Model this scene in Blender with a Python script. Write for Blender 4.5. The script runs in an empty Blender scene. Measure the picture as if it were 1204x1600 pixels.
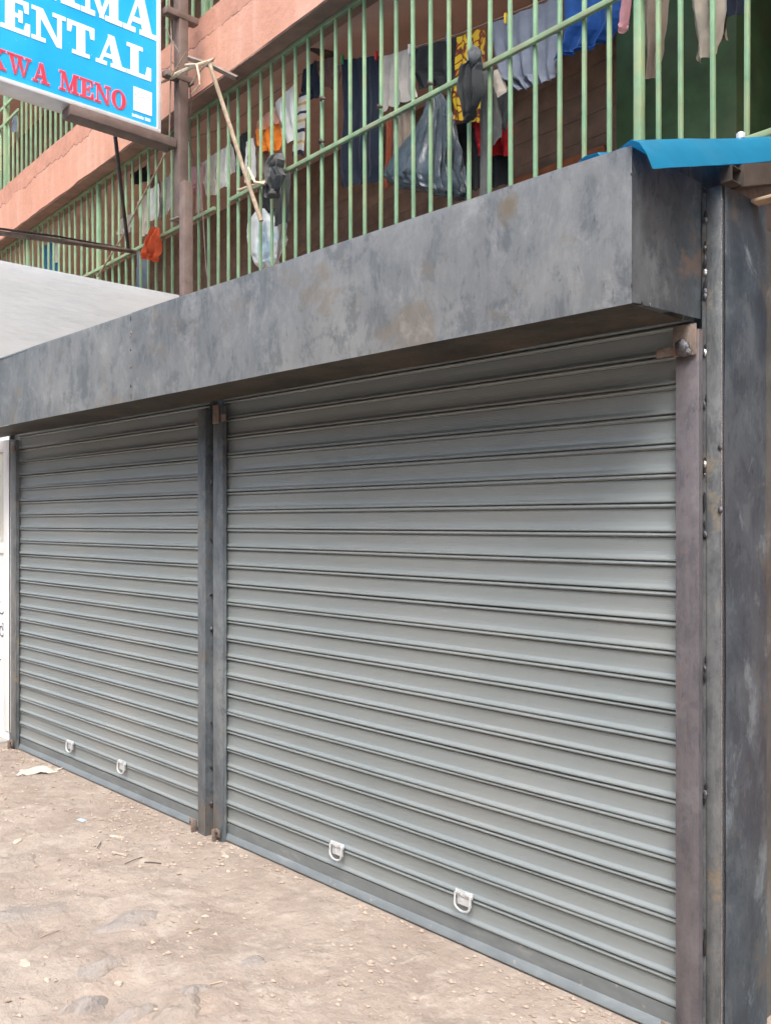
import bpy, bmesh, math, random
from mathutils import Vector, Matrix, noise

# ------------------------------------------------------------------ camera, sky, sun, exposure
scene = bpy.context.scene
COL = scene.collection
RAD = math.radians
CAM = Vector((1.408, -2.521, 1.5))
cd = bpy.data.cameras.new('camera')
cd.sensor_fit = 'HORIZONTAL'; cd.sensor_width = 36.0; cd.lens = 1440.0 / 1204.0 * 36.0
cd.shift_y = 17.0 / 1204.0
cd.clip_start = 0.05; cd.clip_end = 500.0
cam = bpy.data.objects.new('camera', cd); COL.objects.link(cam)
cam.location = CAM; cam.rotation_euler = (RAD(90), 0, RAD(46.385))
scene.camera = cam

SUN_EL, SUN_AZ = RAD(55), RAD(141)          # azimuth clockwise from +Y: the sun stands over the street
world = bpy.data.worlds.new('World'); scene.world = world; world.use_nodes = True
wn = world.node_tree.nodes; wl = world.node_tree.links
wn.clear()
sky = wn.new('ShaderNodeTexSky'); sky.sky_type = 'NISHITA'; sky.sun_disc = False
sky.sun_elevation = SUN_EL; sky.sun_rotation = SUN_AZ
sky.air_density = 1.0; sky.dust_density = 5.0; sky.ozone_density = 1.0
hs = wn.new('ShaderNodeHueSaturation'); hs.inputs['Saturation'].default_value = 0.72   # thin cloud: paler than a clear sky
bg = wn.new('ShaderNodeBackground'); bg.inputs['Strength'].default_value = 0.15
wo = wn.new('ShaderNodeOutputWorld')
wl.new(sky.outputs[0], hs.inputs['Color']); wl.new(hs.outputs[0], bg.inputs['Color']); wl.new(bg.outputs[0], wo.inputs['Surface'])

sl = bpy.data.lights.new('sun', 'SUN'); sl.energy = 1.5; sl.angle = RAD(25); sl.color = (1.0, 0.98, 0.95)
sun = bpy.data.objects.new('sun', sl); COL.objects.link(sun)
sdir = Vector((math.sin(SUN_AZ) * math.cos(SUN_EL), math.cos(SUN_AZ) * math.cos(SUN_EL), math.sin(SUN_EL)))
sun.rotation_euler = sdir.to_track_quat('Z', 'Y').to_euler(); sun.location = (0, -6, 12)

vs = scene.view_settings
vs.view_transform = 'Standard'; vs.look = 'None'; vs.gamma = 1.0; vs.exposure = 1.18; vs.use_curve_mapping = False
scene.cycles.use_adaptive_sampling = True; scene.cycles.adaptive_threshold = 0.035
scene.cycles.max_bounces = 5; scene.cycles.diffuse_bounces = 3; scene.cycles.glossy_bounces = 3; scene.cycles.transmission_bounces = 2

# ------------------------------------------------------------------ helpers
rnd = random.Random(7)
W = {}                                       # world location of every object that can be a parent
def wpos(o): return W.get(o.name, Vector((0, 0, 0)))

def link(name, data, parent=None, loc=(0, 0, 0)):
    o = bpy.data.objects.new(name, data); COL.objects.link(o)
    loc = Vector(loc); W[o.name] = loc
    if parent is not None:
        o.parent = parent; o.location = loc - wpos(parent)
    else:
        o.location = loc
    return o

def tag(o, label, cat, group=None):
    o['label'] = label; o['category'] = cat
    if group: o['group'] = group
    return o

def thing(name, label, cat, loc=(0, 0, 0), group=None):
    o = link(name, None, None, loc); o.empty_display_size = 0.1
    return tag(o, label, cat, group)

class MB:
    """collects boxes, prisms, tubes; builds ONE mesh object"""
    def __init__(s): s.bm = bmesh.new()
    def poly(s, pts):
        try: return s.bm.faces.new([s.bm.verts.new(p) for p in pts])
        except ValueError: return None
    def box(s, a, b, bev=0.0, M=None):
        x0, y0, z0 = a; x1, y1, z1 = b
        vs_ = [s.bm.verts.new(p) for p in ((x0,y0,z0),(x1,y0,z0),(x1,y1,z0),(x0,y1,z0),(x0,y0,z1),(x1,y0,z1),(x1,y1,z1),(x0,y1,z1))]
        fs = [s.bm.faces.new([vs_[i] for i in q]) for q in ((3,2,1,0),(4,5,6,7),(0,1,5,4),(1,2,6,5),(2,3,7,6),(3,0,4,7))]
        if bev > 0:
            es = list({e for f in fs for e in f.edges})
            r = bmesh.ops.bevel(s.bm, geom=es, offset=bev, segments=2, affect='EDGES', profile=0.5)
            vs_ = list({v for f in r['faces'] for v in f.verts} | {v for v in vs_ if v.is_valid})
        if M is not None:
            bmesh.ops.transform(s.bm, matrix=M, verts=[v for v in vs_ if v.is_valid])
        return s
    def prism(s, prof, p0, p1, ax):
        """profile [(a,b)] in the two axes ax=(A,B), swept from p0 to p1"""
        A, B = Vector(ax[0]), Vector(ax[1]); p0 = Vector(p0); p1 = Vector(p1)
        r0 = [s.bm.verts.new(p0 + A*a + B*b) for a, b in prof]; r1 = [s.bm.verts.new(p1 + A*a + B*b) for a, b in prof]
        n = len(prof)
        for i in range(n): s.bm.faces.new((r0[i], r0[(i+1) % n], r1[(i+1) % n], r1[i]))
        s.bm.faces.new(r0[::-1]); s.bm.faces.new(r1)
        return s
    def bar(s, p0, p1, w, h=None, up=(0, 0, 1)):
        h = h or w; p0 = Vector(p0); p1 = Vector(p1); dv = (p1 - p0).normalized()
        up = Vector(up)
        if abs(dv.dot(up)) > 0.98: up = Vector((0, 1, 0))
        A = dv.cross(up).normalized(); B = A.cross(dv).normalized()
        return s.prism([(-w/2,-h/2),(w/2,-h/2),(w/2,h/2),(-w/2,h/2)], p0, p1, (A, B))
    def tube(s, pts, r, seg=8):
        pts = [Vector(p) for p in pts]; n = len(pts)
        rr = r if isinstance(r, (list, tuple)) else [r]*n
        rings = []; A = None
        for i, p in enumerate(pts):
            dv = (pts[min(i+1, n-1)] - pts[max(i-1, 0)]).normalized()
            if A is None:
                A = dv.cross(Vector((0, 0, 1)) if abs(dv.z) < .9 else Vector((1, 0, 0))).normalized()
            else:
                A = (A - dv*A.dot(dv)).normalized()
            Bv = dv.cross(A)
            rings.append([s.bm.verts.new(p + (A*math.cos(t) + Bv*math.sin(t))*rr[i]) for t in [2*math.pi*k/seg for k in range(seg)]])
        for i in range(n-1):
            for k in range(seg):
                s.bm.faces.new((rings[i][k], rings[i][(k+1) % seg], rings[i+1][(k+1) % seg], rings[i+1][k]))
        s.bm.faces.new(rings[0][::-1]); s.bm.faces.new(rings[-1])
        return s
    def mesh(s, name, mat, smooth=True):
        bmesh.ops.recalc_face_normals(s.bm, faces=s.bm.faces)
        me = bpy.data.meshes.new(name); s.bm.to_mesh(me); s.bm.free()
        if mat: me.materials.append(mat)
        if smooth:
            for p in me.polygons: p.use_smooth = True
            me.set_sharp_from_angle(angle=RAD(34))
        return me
    def build(s, name, mat, parent=None, smooth=True, loc=(0, 0, 0)):
        return link(name, s.mesh(name, mat, smooth), parent, loc)

def fbm(p, sc, oc=4): return noise.fractal(Vector(p)*sc, 1.0, 2.0, oc)

def sheet(name, o, ux, uz, nx, nz, th, amp, sc, mat, parent, seed=0.0):
    """a slightly buckled metal sheet: origin o, edge vectors ux, uz, thickness th behind it"""
    o = Vector(o); ux = Vector(ux); uz = Vector(uz); nrm = ux.cross(uz).normalized()
    bm = bmesh.new(); g = []
    for j in range(nz+1):
        row = []
        for i in range(nx+1):
            p = o + ux*(i/nx) + uz*(j/nz)
            e = min(i, nx-i, 2)/2.0
            p = p + nrm*(amp*fbm((p.x+seed, p.y, p.z+seed*.3), sc, 2)*(0.35+0.65*e))
            row.append(bm.verts.new(p))
        g.append(row)
    for j in range(nz):
        for i in range(nx): bm.faces.new((g[j][i], g[j][i+1], g[j+1][i+1], g[j+1][i]))
    fs = list(bm.faces)
    r = bmesh.ops.solidify(bm, geom=fs, thickness=th)
    m = MB(); m.bm.free(); m.bm = bm
    return m.build(name, mat, parent)

# ------------------------------------------------------------------ materials
def new_mat(name):
    m = bpy.data.materials.new(name); m.use_nodes = True
    nt = m.node_tree; b = nt.nodes['Principled BSDF']
    return m, nt, b
def nd(nt, t, **kw):
    n = nt.nodes.new(t)
    for k, v in kw.items():
        if k in n.inputs: n.inputs[k].default_value = v
        else: setattr(n, k, v)
    return n
def coords(nt, scale=(1, 1, 1), kind='Object'):
    tc = nd(nt, 'ShaderNodeTexCoord'); mp = nd(nt, 'ShaderNodeMapping'); mp.inputs['Scale'].default_value = scale
    nt.links.new(tc.outputs[kind], mp.inputs['Vector']); return mp.outputs['Vector']
def geo(nt, scale=(1, 1, 1)):
    tc = nd(nt, 'ShaderNodeNewGeometry'); mp = nd(nt, 'ShaderNodeMapping'); mp.inputs['Scale'].default_value = scale
    nt.links.new(tc.outputs['Position'], mp.inputs['Vector']); return mp.outputs['Vector']
def tex(nt, vec, scale, detail=4, rough=0.55, dist=0.0):
    n = nd(nt, 'ShaderNodeTexNoise'); n.inputs['Scale'].default_value = scale; n.inputs['Detail'].default_value = min(detail, 6)
    n.inputs['Roughness'].default_value = rough; n.inputs['Distortion'].default_value = dist
    nt.links.new(vec, n.inputs['Vector']); return n.outputs['Fac']
def ramp(nt, fac, stops, interp='LINEAR'):
    r = nd(nt, 'ShaderNodeValToRGB'); cr = r.color_ramp; cr.interpolation = interp
    while len(cr.elements) < len(stops): cr.elements.new(0.5)
    for e, (p, c) in zip(cr.elements, stops):
        e.position = p; e.color = tuple(c)+(1,) if isinstance(c, (tuple, list)) else (c, c, c, 1)
    nt.links.new(fac, r.inputs['Fac']); return r.outputs['Color']
def mix(nt, fac, a, b, mode='MIX'):
    n = nd(nt, 'ShaderNodeMix', data_type='RGBA', blend_type=mode)
    for sock, v in ((n.inputs['Factor'], fac), (n.inputs[6], a), (n.inputs[7], b)):
        if isinstance(v, bpy.types.NodeSocket): nt.links.new(v, sock)
        elif isinstance(v, (int, float)): sock.default_value = v if sock.type == 'VALUE' else (v, v, v, 1)
        else: sock.default_value = tuple(v)+(1,)
    return n.outputs[2]
def mth(nt, op, a, b=None):
    n = nd(nt, 'ShaderNodeMath', operation=op)
    for i, v in enumerate((a, b)):
        if v is None: continue
        if isinstance(v, bpy.types.NodeSocket): nt.links.new(v, n.inputs[i])
        else: n.inputs[i].default_value = v
    return n.outputs[0]
def bump(nt, b, h, strength, dist=0.01, prev=None):
    n = nd(nt, 'ShaderNodeBump'); n.inputs['Strength'].default_value = strength; n.inputs['Distance'].default_value = dist
    nt.links.new(h, n.inputs['Height'])
    if prev is not None: nt.links.new(prev, n.inputs['Normal'])
    nt.links.new(n.outputs[0], b.inputs['Normal']); return n.outputs[0]

def simple(name, col, rough=0.6, metal=0.0, var=0.15, sc=18.0, bmp=0.1, dirt_or_sun=None, dirt_or_sun_amt=0.5):
    m, nt, b = new_mat(name); v = geo(nt)
    n1 = tex(nt, v, sc, 5); lo = [c*(1-var) for c in col]; hi = [min(1, c*(1+var)) for c in col]
    c = ramp(nt, n1, [(0.3, lo), (0.7, hi)])
    if dirt_or_sun:
        n2 = tex(nt, v, sc*0.35, 6, 0.65, 0.4); k = ramp(nt, n2, [(0.48, 0.0), (0.72, dirt_or_sun_amt)])
        c = mix(nt, k, c, dirt_or_sun)
    nt.links.new(c, b.inputs['Base Color'])
    b.inputs['Roughness'].default_value = rough; b.inputs['Metallic'].default_value = metal
    if bmp: bump(nt, b, tex(nt, v, sc*4, 4), bmp, 0.004)
    return m

def steel(name, stops, brown, brown_amt, rough=(0.32, 0.58), metal=0.45, sc=3.0, streak=0.35, chalk=0.0, spot=None):
    """raw rolled sheet with mill scale: cloudy patches, rubbed smears, brown heat and handling marks"""
    m, nt, b = new_mat(name); v = geo(nt)
    big = tex(nt, v, sc, 5, 0.62, 0.35)
    c = ramp(nt, big, [(p, q) for p, q in zip((0.30, 0.44, 0.56, 0.72), stops)])
    med = tex(nt, geo(nt, (1.15, 1.15, .8)), sc*4.2, 6, 0.74, 0.25)
    c = mix(nt, ramp(nt, med, [(0.40, 0.6), (0.48, 0.0)]), c, stops[0])
    c = mix(nt, ramp(nt, med, [(0.53, 0.0), (0.62, 0.55)]), c, stops[3])
    st = tex(nt, geo(nt, (6, 6, 1.3)), 2.4, 5, 0.75, 0.2)
    c = mix(nt, ramp(nt, st, [(0.46, 0.0), (0.53, streak), (0.58, 0.0)]), c, [min(1, q*1.35) for q in stops[2]])
    bl = tex(nt, geo(nt, (1, 1, 1.1)), sc*1.6, 6, 0.72, 0.3)
    c = mix(nt, ramp(nt, bl, [(0.56, 0.0), (0.64, brown_amt)]), c, brown)
    sm = tex(nt, geo(nt, (14, 14, 5)), 2.0, 4, 0.7, 0.4)
    c = mix(nt, ramp(nt, sm, [(0.64, 0.0), (0.71, 0.5)]), c, [q*0.5 for q in stops[0]])
    if chalk:
        ck = tex(nt, geo(nt, (1.2, 1.5, 1.0)), 3.4, 6, 0.74, 0.3)
        c = mix(nt, ramp(nt, ck, [(0.56, 0.0), (0.64, chalk)]), c, [min(1, q*1.7) for q in stops[3]])
        ln = tex(nt, geo(nt, (6, 14, 1.2)), 1.6, 3, 0.5, 0.5)
        c = mix(nt, ramp(nt, ln, [(0.494, 0.0), (0.5, chalk*.3), (0.506, 0.0)]), c, [min(1, q*1.9) for q in stops[3]])
    if spot:
        dn = nd(nt, 'ShaderNodeVectorMath', operation='DISTANCE'); nt.links.new(v, dn.inputs[0]); dn.inputs[1].default_value = spot
        dk = mth(nt, 'ADD', dn.outputs['Value'], mth(nt, 'MULTIPLY', mth(nt, 'SUBTRACT', med, .5), .16))
        c = mix(nt, ramp(nt, dk, [(.02, .75), (.055, .0)]), c, (.42,.33,.22))
    nt.links.new(c, b.inputs['Base Color'])
    r = mix(nt, med, rough[0], rough[1]); nt.links.new(r, b.inputs['Roughness'])
    b.inputs['Metallic'].default_value = metal
    bump(nt, b, med, 0.12, 0.006)
    return m

M = {}
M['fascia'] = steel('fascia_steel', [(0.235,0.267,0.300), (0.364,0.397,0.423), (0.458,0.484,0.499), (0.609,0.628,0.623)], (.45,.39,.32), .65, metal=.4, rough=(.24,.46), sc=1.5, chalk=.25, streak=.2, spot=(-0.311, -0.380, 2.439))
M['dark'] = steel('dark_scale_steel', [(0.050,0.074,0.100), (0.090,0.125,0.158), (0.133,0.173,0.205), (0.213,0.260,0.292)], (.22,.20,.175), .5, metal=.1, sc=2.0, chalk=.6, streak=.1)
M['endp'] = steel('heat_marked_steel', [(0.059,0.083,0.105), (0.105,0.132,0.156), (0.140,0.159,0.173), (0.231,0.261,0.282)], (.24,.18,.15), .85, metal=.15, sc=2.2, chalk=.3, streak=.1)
M['sideolive'] = steel('olive_grey_steel', [(0.093,0.102,0.102), (0.145,0.157,0.153), (0.187,0.196,0.183), (0.255,0.259,0.242)], (.23,.205,.165), .7, metal=.1, sc=2.0, chalk=.4, streak=.1)  # olive grey tone of the rear sheet at the right end
M['guide'] = steel('brownish_guide_steel', [(0.077,0.075,0.086), (0.110,0.105,0.118), (0.135,0.123,0.133), (0.182,0.176,0.188)], (.20,.135,.11), .6, metal=.25, sc=2.4)
M['bluepost'] = steel('blue_grey_post_steel', [(0.075,0.090,0.107), (0.115,0.135,0.153), (0.155,0.175,0.191), (0.230,0.250,0.251)], (.19,.155,.125), .6, metal=.25, sc=2.4)
M['post'] = steel('post_steel', [(0.079,0.087,0.096), (0.119,0.130,0.137), (0.158,0.168,0.174), (0.224,0.238,0.240)], (.27,.22,.15), .8, metal=.3, sc=3)
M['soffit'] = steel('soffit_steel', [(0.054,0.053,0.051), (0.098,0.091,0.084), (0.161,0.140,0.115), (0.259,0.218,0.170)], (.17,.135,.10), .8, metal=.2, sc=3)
M['rust'] = steel('rusty_plate', [(.10,.075,.065), (.155,.12,.10), (.20,.16,.135), (.30,.25,.215)], (.22,.115,.065), .8, metal=.15, sc=16, rough=(.55,.8))
M['weld'] = simple('weld_bead_metal', (.12,.12,.13), .28, .85, .5, 120, .6)
M['weldbright'] = simple('bright_weld_metal', (.55,.55,.56), .25, .9, .4, 160, .5)
M['black'] = simple('black_gap_shade_smear', (.012,.012,.014), .8, 0, .2)
M['zinc'] = simple('zinc_plated_handle', (.68,.71,.73), .32, .5, .18, 60, .08)
M['browntube'] = simple('brown_painted_tube', (.15,.105,.09), .55, .05, .22, 10, .12, (.22,.185,.16), .7)
M['iron'] = simple('dark_iron_bar', (.06,.06,.07), .5, .5, .3, 20, .1, (.15,.10,.08), .6)
M['darkpipe'] = simple('dark_brown_tube', (.06,.05,.043), .6, .2, .3, 12, .1, (.11,.09,.075), .7)
M['pipe'] = simple('worn_brown_pipe', (.21,.165,.14), .6, .2, .3, 12, .1, (.09,.06,.05), .7)
M['blueroof'] = simple('blue_roof_paint', (.015,.26,.45), .5, 0, .10, 5, .12, (.16,.36,.46), .45)
M['wood'] = simple('weathered_wood', (.40,.31,.22), .8, 0, .3, 26, .35, (.22,.16,.11), .7)
M['woodpale'] = simple('split_pale_wood', (.62,.50,.36), .8, 0, .25, 30, .3, (.36,.25,.17), .6)
M['wooddark'] = simple('dark_timber', (.07,.05,.045), .85, 0, .3, 18, .3, (.15,.12,.10), .5)
M['cable'] = simple('old_cable', (.20,.16,.14), .7, 0, .2)
M['white'] = simple('white_frame_paint', (.80,.80,.80), .4, 0, .04, 10, .03, (.62,.60,.56), .5)
M['signframe'] = simple('pale_aluminium_frame', (.74,.74,.76), .35, .2, .06, 8, .03, (.5,.48,.45), .4)
M['signunder'] = simple('grey_sign_sheet', (.33,.31,.29), .6, 0, .1, 8, .05)
M['letterwhite'] = simple('white_vinyl', (.88,.90,.90), .4, 0, .03, 12, 0, (.62,.78,.85), .35)
M['letterred'] = simple('red_vinyl', (.70,.05,.09), .4, 0, .10, 12, 0, (.75,.25,.30), .4)
M['letterpink'] = simple('pink_vinyl_outline', (.75,.36,.48), .4, 0, .05, 12, 0)
M['ink'] = simple('grey_print', (.10,.11,.12), .6, 0, .05, 12, 0)

# blue sign sheet: a little faded and specked
m, nt, b = new_mat('blue_sign_sheet'); v = geo(nt)
c = ramp(nt, tex(nt, v, 1.6, 3), [(.3, (.010,.36,.74)), (.7, (.03,.46,.80))])
c = mix(nt, ramp(nt, tex(nt, v, 38, 5, .6, .6), [(.70, 0.0), (.73, .8)]), c, (.55,.75,.85))
nt.links.new(c, b.inputs['Base Color']); b.inputs['Roughness'].default_value = .32
M['signblue'] = m

# shutter paint: grey green baked enamel on embossed strip
m, nt, b = new_mat('grey_shutter_enamel'); v = geo(nt)
c = ramp(nt, tex(nt, geo(nt, (.5, 1, 1.0)), 1.6, 3, .55, .2), [(.30, (.215,.245,.249)), (.55, (.242,.270,.272)), (.75, (.272,.294,.292))])
c = mix(nt, ramp(nt, tex(nt, geo(nt, (.35, 1, 1.0)), 3, 3, .55, .2), [(.50, 0.0), (.75, .30)]), c, (.31,.295,.275))
c = mix(nt, ramp(nt, tex(nt, geo(nt, (6, 1, 14)), 7, 3, .6, .1), [(.73, 0.0), (.77, .4)]), c, (.16,.165,.16))
c = mix(nt, ramp(nt, tex(nt, geo(nt, (8, 1, 60)), 4, 3, .6, .1), [(.70, 0.0), (.76, .5)]), c, (.62,.64,.63))
nt.links.new(c, b.inputs['Base Color'])
rr = ramp(nt, tex(nt, geo(nt, (.6, 1, .8)), 3, 2), [(.3, .30), (.7, .40)]); nt.links.new(rr, b.inputs['Roughness'])
b.inputs['Metallic'].default_value = .25
sx = nd(nt, 'ShaderNodeSeparateXYZ'); tc = nd(nt, 'ShaderNodeTexCoord'); nt.links.new(tc.outputs['Object'], sx.inputs[0])
s1 = mth(nt, 'SINE', mth(nt, 'MULTIPLY', mth(nt, 'ADD', sx.outputs[0], sx.outputs[2]), 560.0))
s2 = mth(nt, 'SINE', mth(nt, 'MULTIPLY', mth(nt, 'SUBTRACT', sx.outputs[0], sx.outputs[2]), 560.0))
dim = mth(nt, 'MULTIPLY', s1, s2)
band = mth(nt, 'LESS_THAN', mth(nt, 'ABSOLUTE', mth(nt, 'SUBTRACT', sx.outputs[2], 0.047)), 0.019)
n1 = bump(nt, b, mth(nt, 'MULTIPLY', dim, band), 0.17, 0.0018)
bump(nt, b, tex(nt, geo(nt, (.6, 1, 1.2)), 5, 2), 0.06, 0.02, n1)
M['shutter'] = m

m, nt, b = new_mat('shutter_bottom_rail'); v = geo(nt, (1, 1, 3))
c = ramp(nt, tex(nt, v, 5, 6, .65, .4), [(.3, (.15,.17,.18)), (.6, (.20,.225,.232)), (.78, (.30,.315,.315))])
c = mix(nt, ramp(nt, tex(nt, geo(nt), 30, 4), [(.66, 0.0), (.73, .6)]), c, (.42,.36,.30))
nt.links.new(c, b.inputs['Base Color']); b.inputs['Roughness'].default_value = .42; b.inputs['Metallic'].default_value = .3
M['rail'] = m

# orange plaster of the building: rougher, browner band along the top with hairline cracks
m, nt, b = new_mat('orange_plaster'); v = geo(nt)
base = ramp(nt, tex(nt, v, 1.1, 6, .6, .3), [(.30, (.47,.225,.15)), (.55, (.535,.275,.195)), (.75, (.59,.345,.265))])
base = mix(nt, ramp(nt, tex(nt, geo(nt, (4, 4, .5)), 1.5, 4, .6), [(.52, 0.0), (.75, .45)]), base, (.66,.42,.33))
g = nd(nt, 'ShaderNodeNewGeometry'); sp = nd(nt, 'ShaderNodeSeparateXYZ'); nt.links.new(g.outputs['Position'], sp.inputs[0])
wob = mth(nt, 'MULTIPLY', mth(nt, 'SUBTRACT', tex(nt, v, 3.2, 7, .7), .5), .22)
zz = mth(nt, 'ADD', sp.outputs[2], wob)
top = mth(nt, 'GREATER_THAN', zz, 5.625)
topc = ramp(nt, tex(nt, v, 7, 8, .7, .5), [(.3, (.34,.155,.105)), (.6, (.47,.235,.165)), (.8, (.55,.32,.24))])
c = mix(nt, mth(nt, 'MULTIPLY', top, .75), base, topc)
crack = mth(nt, 'LESS_THAN', mth(nt, 'ABSOLUTE', mth(nt, 'SUBTRACT', zz, 5.625)), 0.006)
c = mix(nt, mth(nt, 'MULTIPLY', crack, ramp(nt, tex(nt, v, 2.3, 2), [(.40, 0.0), (.5, .8)])), c, (.13,.07,.055))
vr = tex(nt, v, 2.4, 9, .75, .5)
c = mix(nt, ramp(nt, vr, [(.492, 0.0), (.5, .30), (.508, 0.0)]), c, (.2,.10,.075))
nt.links.new(c, b.inputs['Base Color']); b.inputs['Roughness'].default_value = .85
n1 = bump(nt, b, tex(nt, v, 14, 7, .65), .35, .02)
bump(nt, b, mth(nt, 'SUBTRACT', 1.0, crack), .5, .01, n1)
M['plaster'] = m
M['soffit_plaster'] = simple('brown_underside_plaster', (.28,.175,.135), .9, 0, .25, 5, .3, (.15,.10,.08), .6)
M['ceiling'] = simple('dusty_ceiling_plaster', (.50,.34,.275), .9, 0, .12, 3, .15, (.36,.26,.21), .5)
M['backwall'] = simple('dark_timber_boarding', (.23,.16,.12), .85, 0, .25, 6, .3, (.13,.095,.07), .7)
M['jamb'] = simple('orange_brown_jamb', (.34,.13,.06), .8, 0, .2, 10, .2)
M['greendoor'] = simple('dark_green_door_paint', (.035,.085,.035), .6, 0, .3, 7, .15, (.08,.07,.04), .6)
M['darkroom'] = simple('dark_doorway', (.02,.016,.014), .9, 0, .2)
M['green'] = simple('mint_green_bar_paint', (.215,.36,.215), .48, 0, .20, 7, .12, (.36,.37,.20), .75)  # yellow-green patches put the sunlit tint of the bars into the colour
M['greenworn'] = simple('worn_green_rail_paint', (.215,.31,.175), .55, 0, .22, 8, .15, (.26,.215,.14), .85)
M['whitewall'] = None
m, nt, b = new_mat('white_painted_boarding'); v = geo(nt)
c = ramp(nt, tex(nt, geo(nt, (1, 1.2, 7)), 2.4, 7, .7, .5), [(.30, (.78,.79,.79)), (.50, (.86,.87,.87)), (.7, (.90,.905,.905))])
c = mix(nt, ramp(nt, tex(nt, geo(nt, (1, 1.5, 9)), 4, 7, .75, .6), [(.62, 0.0), (.74, .5)]), c, (.55,.52,.48))
c = mix(nt, ramp(nt, tex(nt, v, 10, 3), [(.73, 0.0), (.75, .8)]), c, (.25,.20,.16))
nt.links.new(c, b.inputs['Base Color']); b.inputs['Roughness'].default_value = .7
bump(nt, b, tex(nt, geo(nt, (1, 1, 6)), 6, 6), .2, .01); M['whitewall'] = m

# ground: trodden murram with dusty pale crust
m, nt, b = new_mat('dusty_murram'); v = geo(nt)
c = ramp(nt, tex(nt, v, 1.7, 5, .6, .3), [(.28, (.222,.174,.142)), (.48, (.285,.234,.195)), (.66, (.32,.27,.228)), (.8, (.355,.308,.265))])
c = mix(nt, ramp(nt, tex(nt, v, 2.3, 4, .6, .5), [(.62, 0.0), (.76, .35)]), c, (.38,.26,.19))
c = mix(nt, ramp(nt, tex(nt, v, 5.5, 5, .72, .6), [(.50, 0.0), (.64, .6)]), c, (.22,.18,.15))
c = mix(nt, ramp(nt, tex(nt, v, 13, 4, .66, .1), [(.52, 0.0), (.70, .6)]), c, (.40,.35,.30))
c = mix(nt, ramp(nt, tex(nt, v, 60, 4, .7), [(.60, 0.0), (.70, .6)]), c, (.22,.175,.14))
nt.links.new(c, b.inputs['Base Color']); b.inputs['Roughness'].default_value = .95
n1 = bump(nt, b, tex(nt, v, 11, 4, .6, 0), .55, .045); bump(nt, b, tex(nt, v, 90, 3, .6), .45, .006, n1)
M['ground'] = m
def stone_mat(name, a, bcol):
    m, nt, b = new_mat(name); v = geo(nt)
    c = ramp(nt, tex(nt, v, 12, 7, .65, .4), [(.3, a), (.65, bcol)])
    c = mix(nt, ramp(nt, tex(nt, v, 5, 6, .7), [(.40, 0.1), (.60, .75)]), c, (.285,.24,.202))
    nt.links.new(c, b.inputs['Base Color']); b.inputs['Roughness'].default_value = .9
    bump(nt, b, tex(nt, v, 28, 5, .7), .8, .02); return m
M['stone'] = stone_mat('dusty_grey_stone', (.215,.197,.186), (.29,.262,.245))
M['stonewarm'] = stone_mat('dusty_warm_stone', (.25,.21,.178), (.32,.272,.23))
M['pebble'] = simple('mixed_pebbles', (.33,.265,.215), .9, 0, .4, 40, .3, (.44,.37,.31), .8)
M['chip'] = simple('pale_chip', (.42,.365,.30), .85, 0, .15, 30, .2)
M['plastic_film'] = simple('crumpled_pale_film', (.46,.42,.37), .45, 0, .12, 22, .3, (.50,.38,.30), .6)

def fabric(name, col, var=.14, rough=.9, sc=9):
    m, nt, b = new_mat(name); v = coords(nt)
    c = ramp(nt, tex(nt, v, sc, 6, .6, .3), [(.3, [q*(1-var) for q in col]), (.7, [min(.95, q*(1+var)) for q in col])])
    nt.links.new(c, b.inputs['Base Color']); b.inputs['Roughness'].default_value = rough
    try: b.inputs['Sheen Weight'].default_value = .1
    except Exception: pass
    n1 = bump(nt, b, tex(nt, v, 24, 5, .6, .5), .35, .01); bump(nt, b, tex(nt, v, 400, 2), .15, .001, n1)
    return m
def bands(name, stops, axis=1, var=.1):
    """stripes woven across the cloth (uv v axis)"""
    m, nt, b = new_mat(name); tc = nd(nt, 'ShaderNodeTexCoord'); sp = nd(nt, 'ShaderNodeSeparateXYZ')
    nt.links.new(tc.outputs['UV'], sp.inputs[0])
    c = ramp(nt, sp.outputs[axis], stops, 'CONSTANT')
    n = tex(nt, coords(nt), 12, 5); c = mix(nt, .35, c, mix(nt, 1.0, c, ramp(nt, n, [(.3, .55), (.7, 1.0)]), 'MULTIPLY'))
    nt.links.new(c, b.inputs['Base Color']); b.inputs['Roughness'].default_value = .9
    bump(nt, b, tex(nt, coords(nt), 24, 5, .6, .5), .35, .01); return m
F = dict(
    black=fabric('black_cloth', (.018,.020,.026)), navy=fabric('navy_cloth', (.018,.028,.055)), white=fabric('white_cloth', (.80,.81,.80)),
    cream=fabric('cream_cloth', (.70,.64,.57)), orange=fabric('orange_cloth', (.80,.24,.02)), peach=fabric('peach_cloth', (.66,.34,.27)),
    redorange=fabric('faded_orange_cloth', (.70,.13,.045)), greyblue=fabric('grey_blue_cloth', (.27,.31,.40)), blue=fabric('royal_blue_cloth', (.015,.10,.38)),
    pink=fabric('pink_cloth', (.72,.40,.44)), beige=fabric('beige_cloth', (.36,.29,.235)), ecru=fabric('ecru_cloth', (.52,.47,.40)),
    denim=fabric('faded_denim', (.20,.24,.31)), grey=fabric('grey_cloth', (.17,.172,.172), .35, .9, 5), darkgrey=fabric('charcoal_cloth', (.055,.062,.068)),
    red=fabric('red_cloth', (.55,.012,.02)), brown=fabric('brown_cloth', (.10,.065,.05)), dusty=fabric('dusty_pink_cloth', (.26,.14,.12)),
    tee=fabric('off_white_tee', (.62,.59,.56)), sky=fabric('bright_blue_cloth', (.05,.22,.42)), rust=fabric('rust_cloth', (.30,.07,.03)))
F['towel'] = bands('pink_towel_bands', [(0, (.45,.16,.20)), (.16, (.66,.42,.45)), (.27, (.38,.10,.15)), (.33, (.68,.40,.44))])
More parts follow.
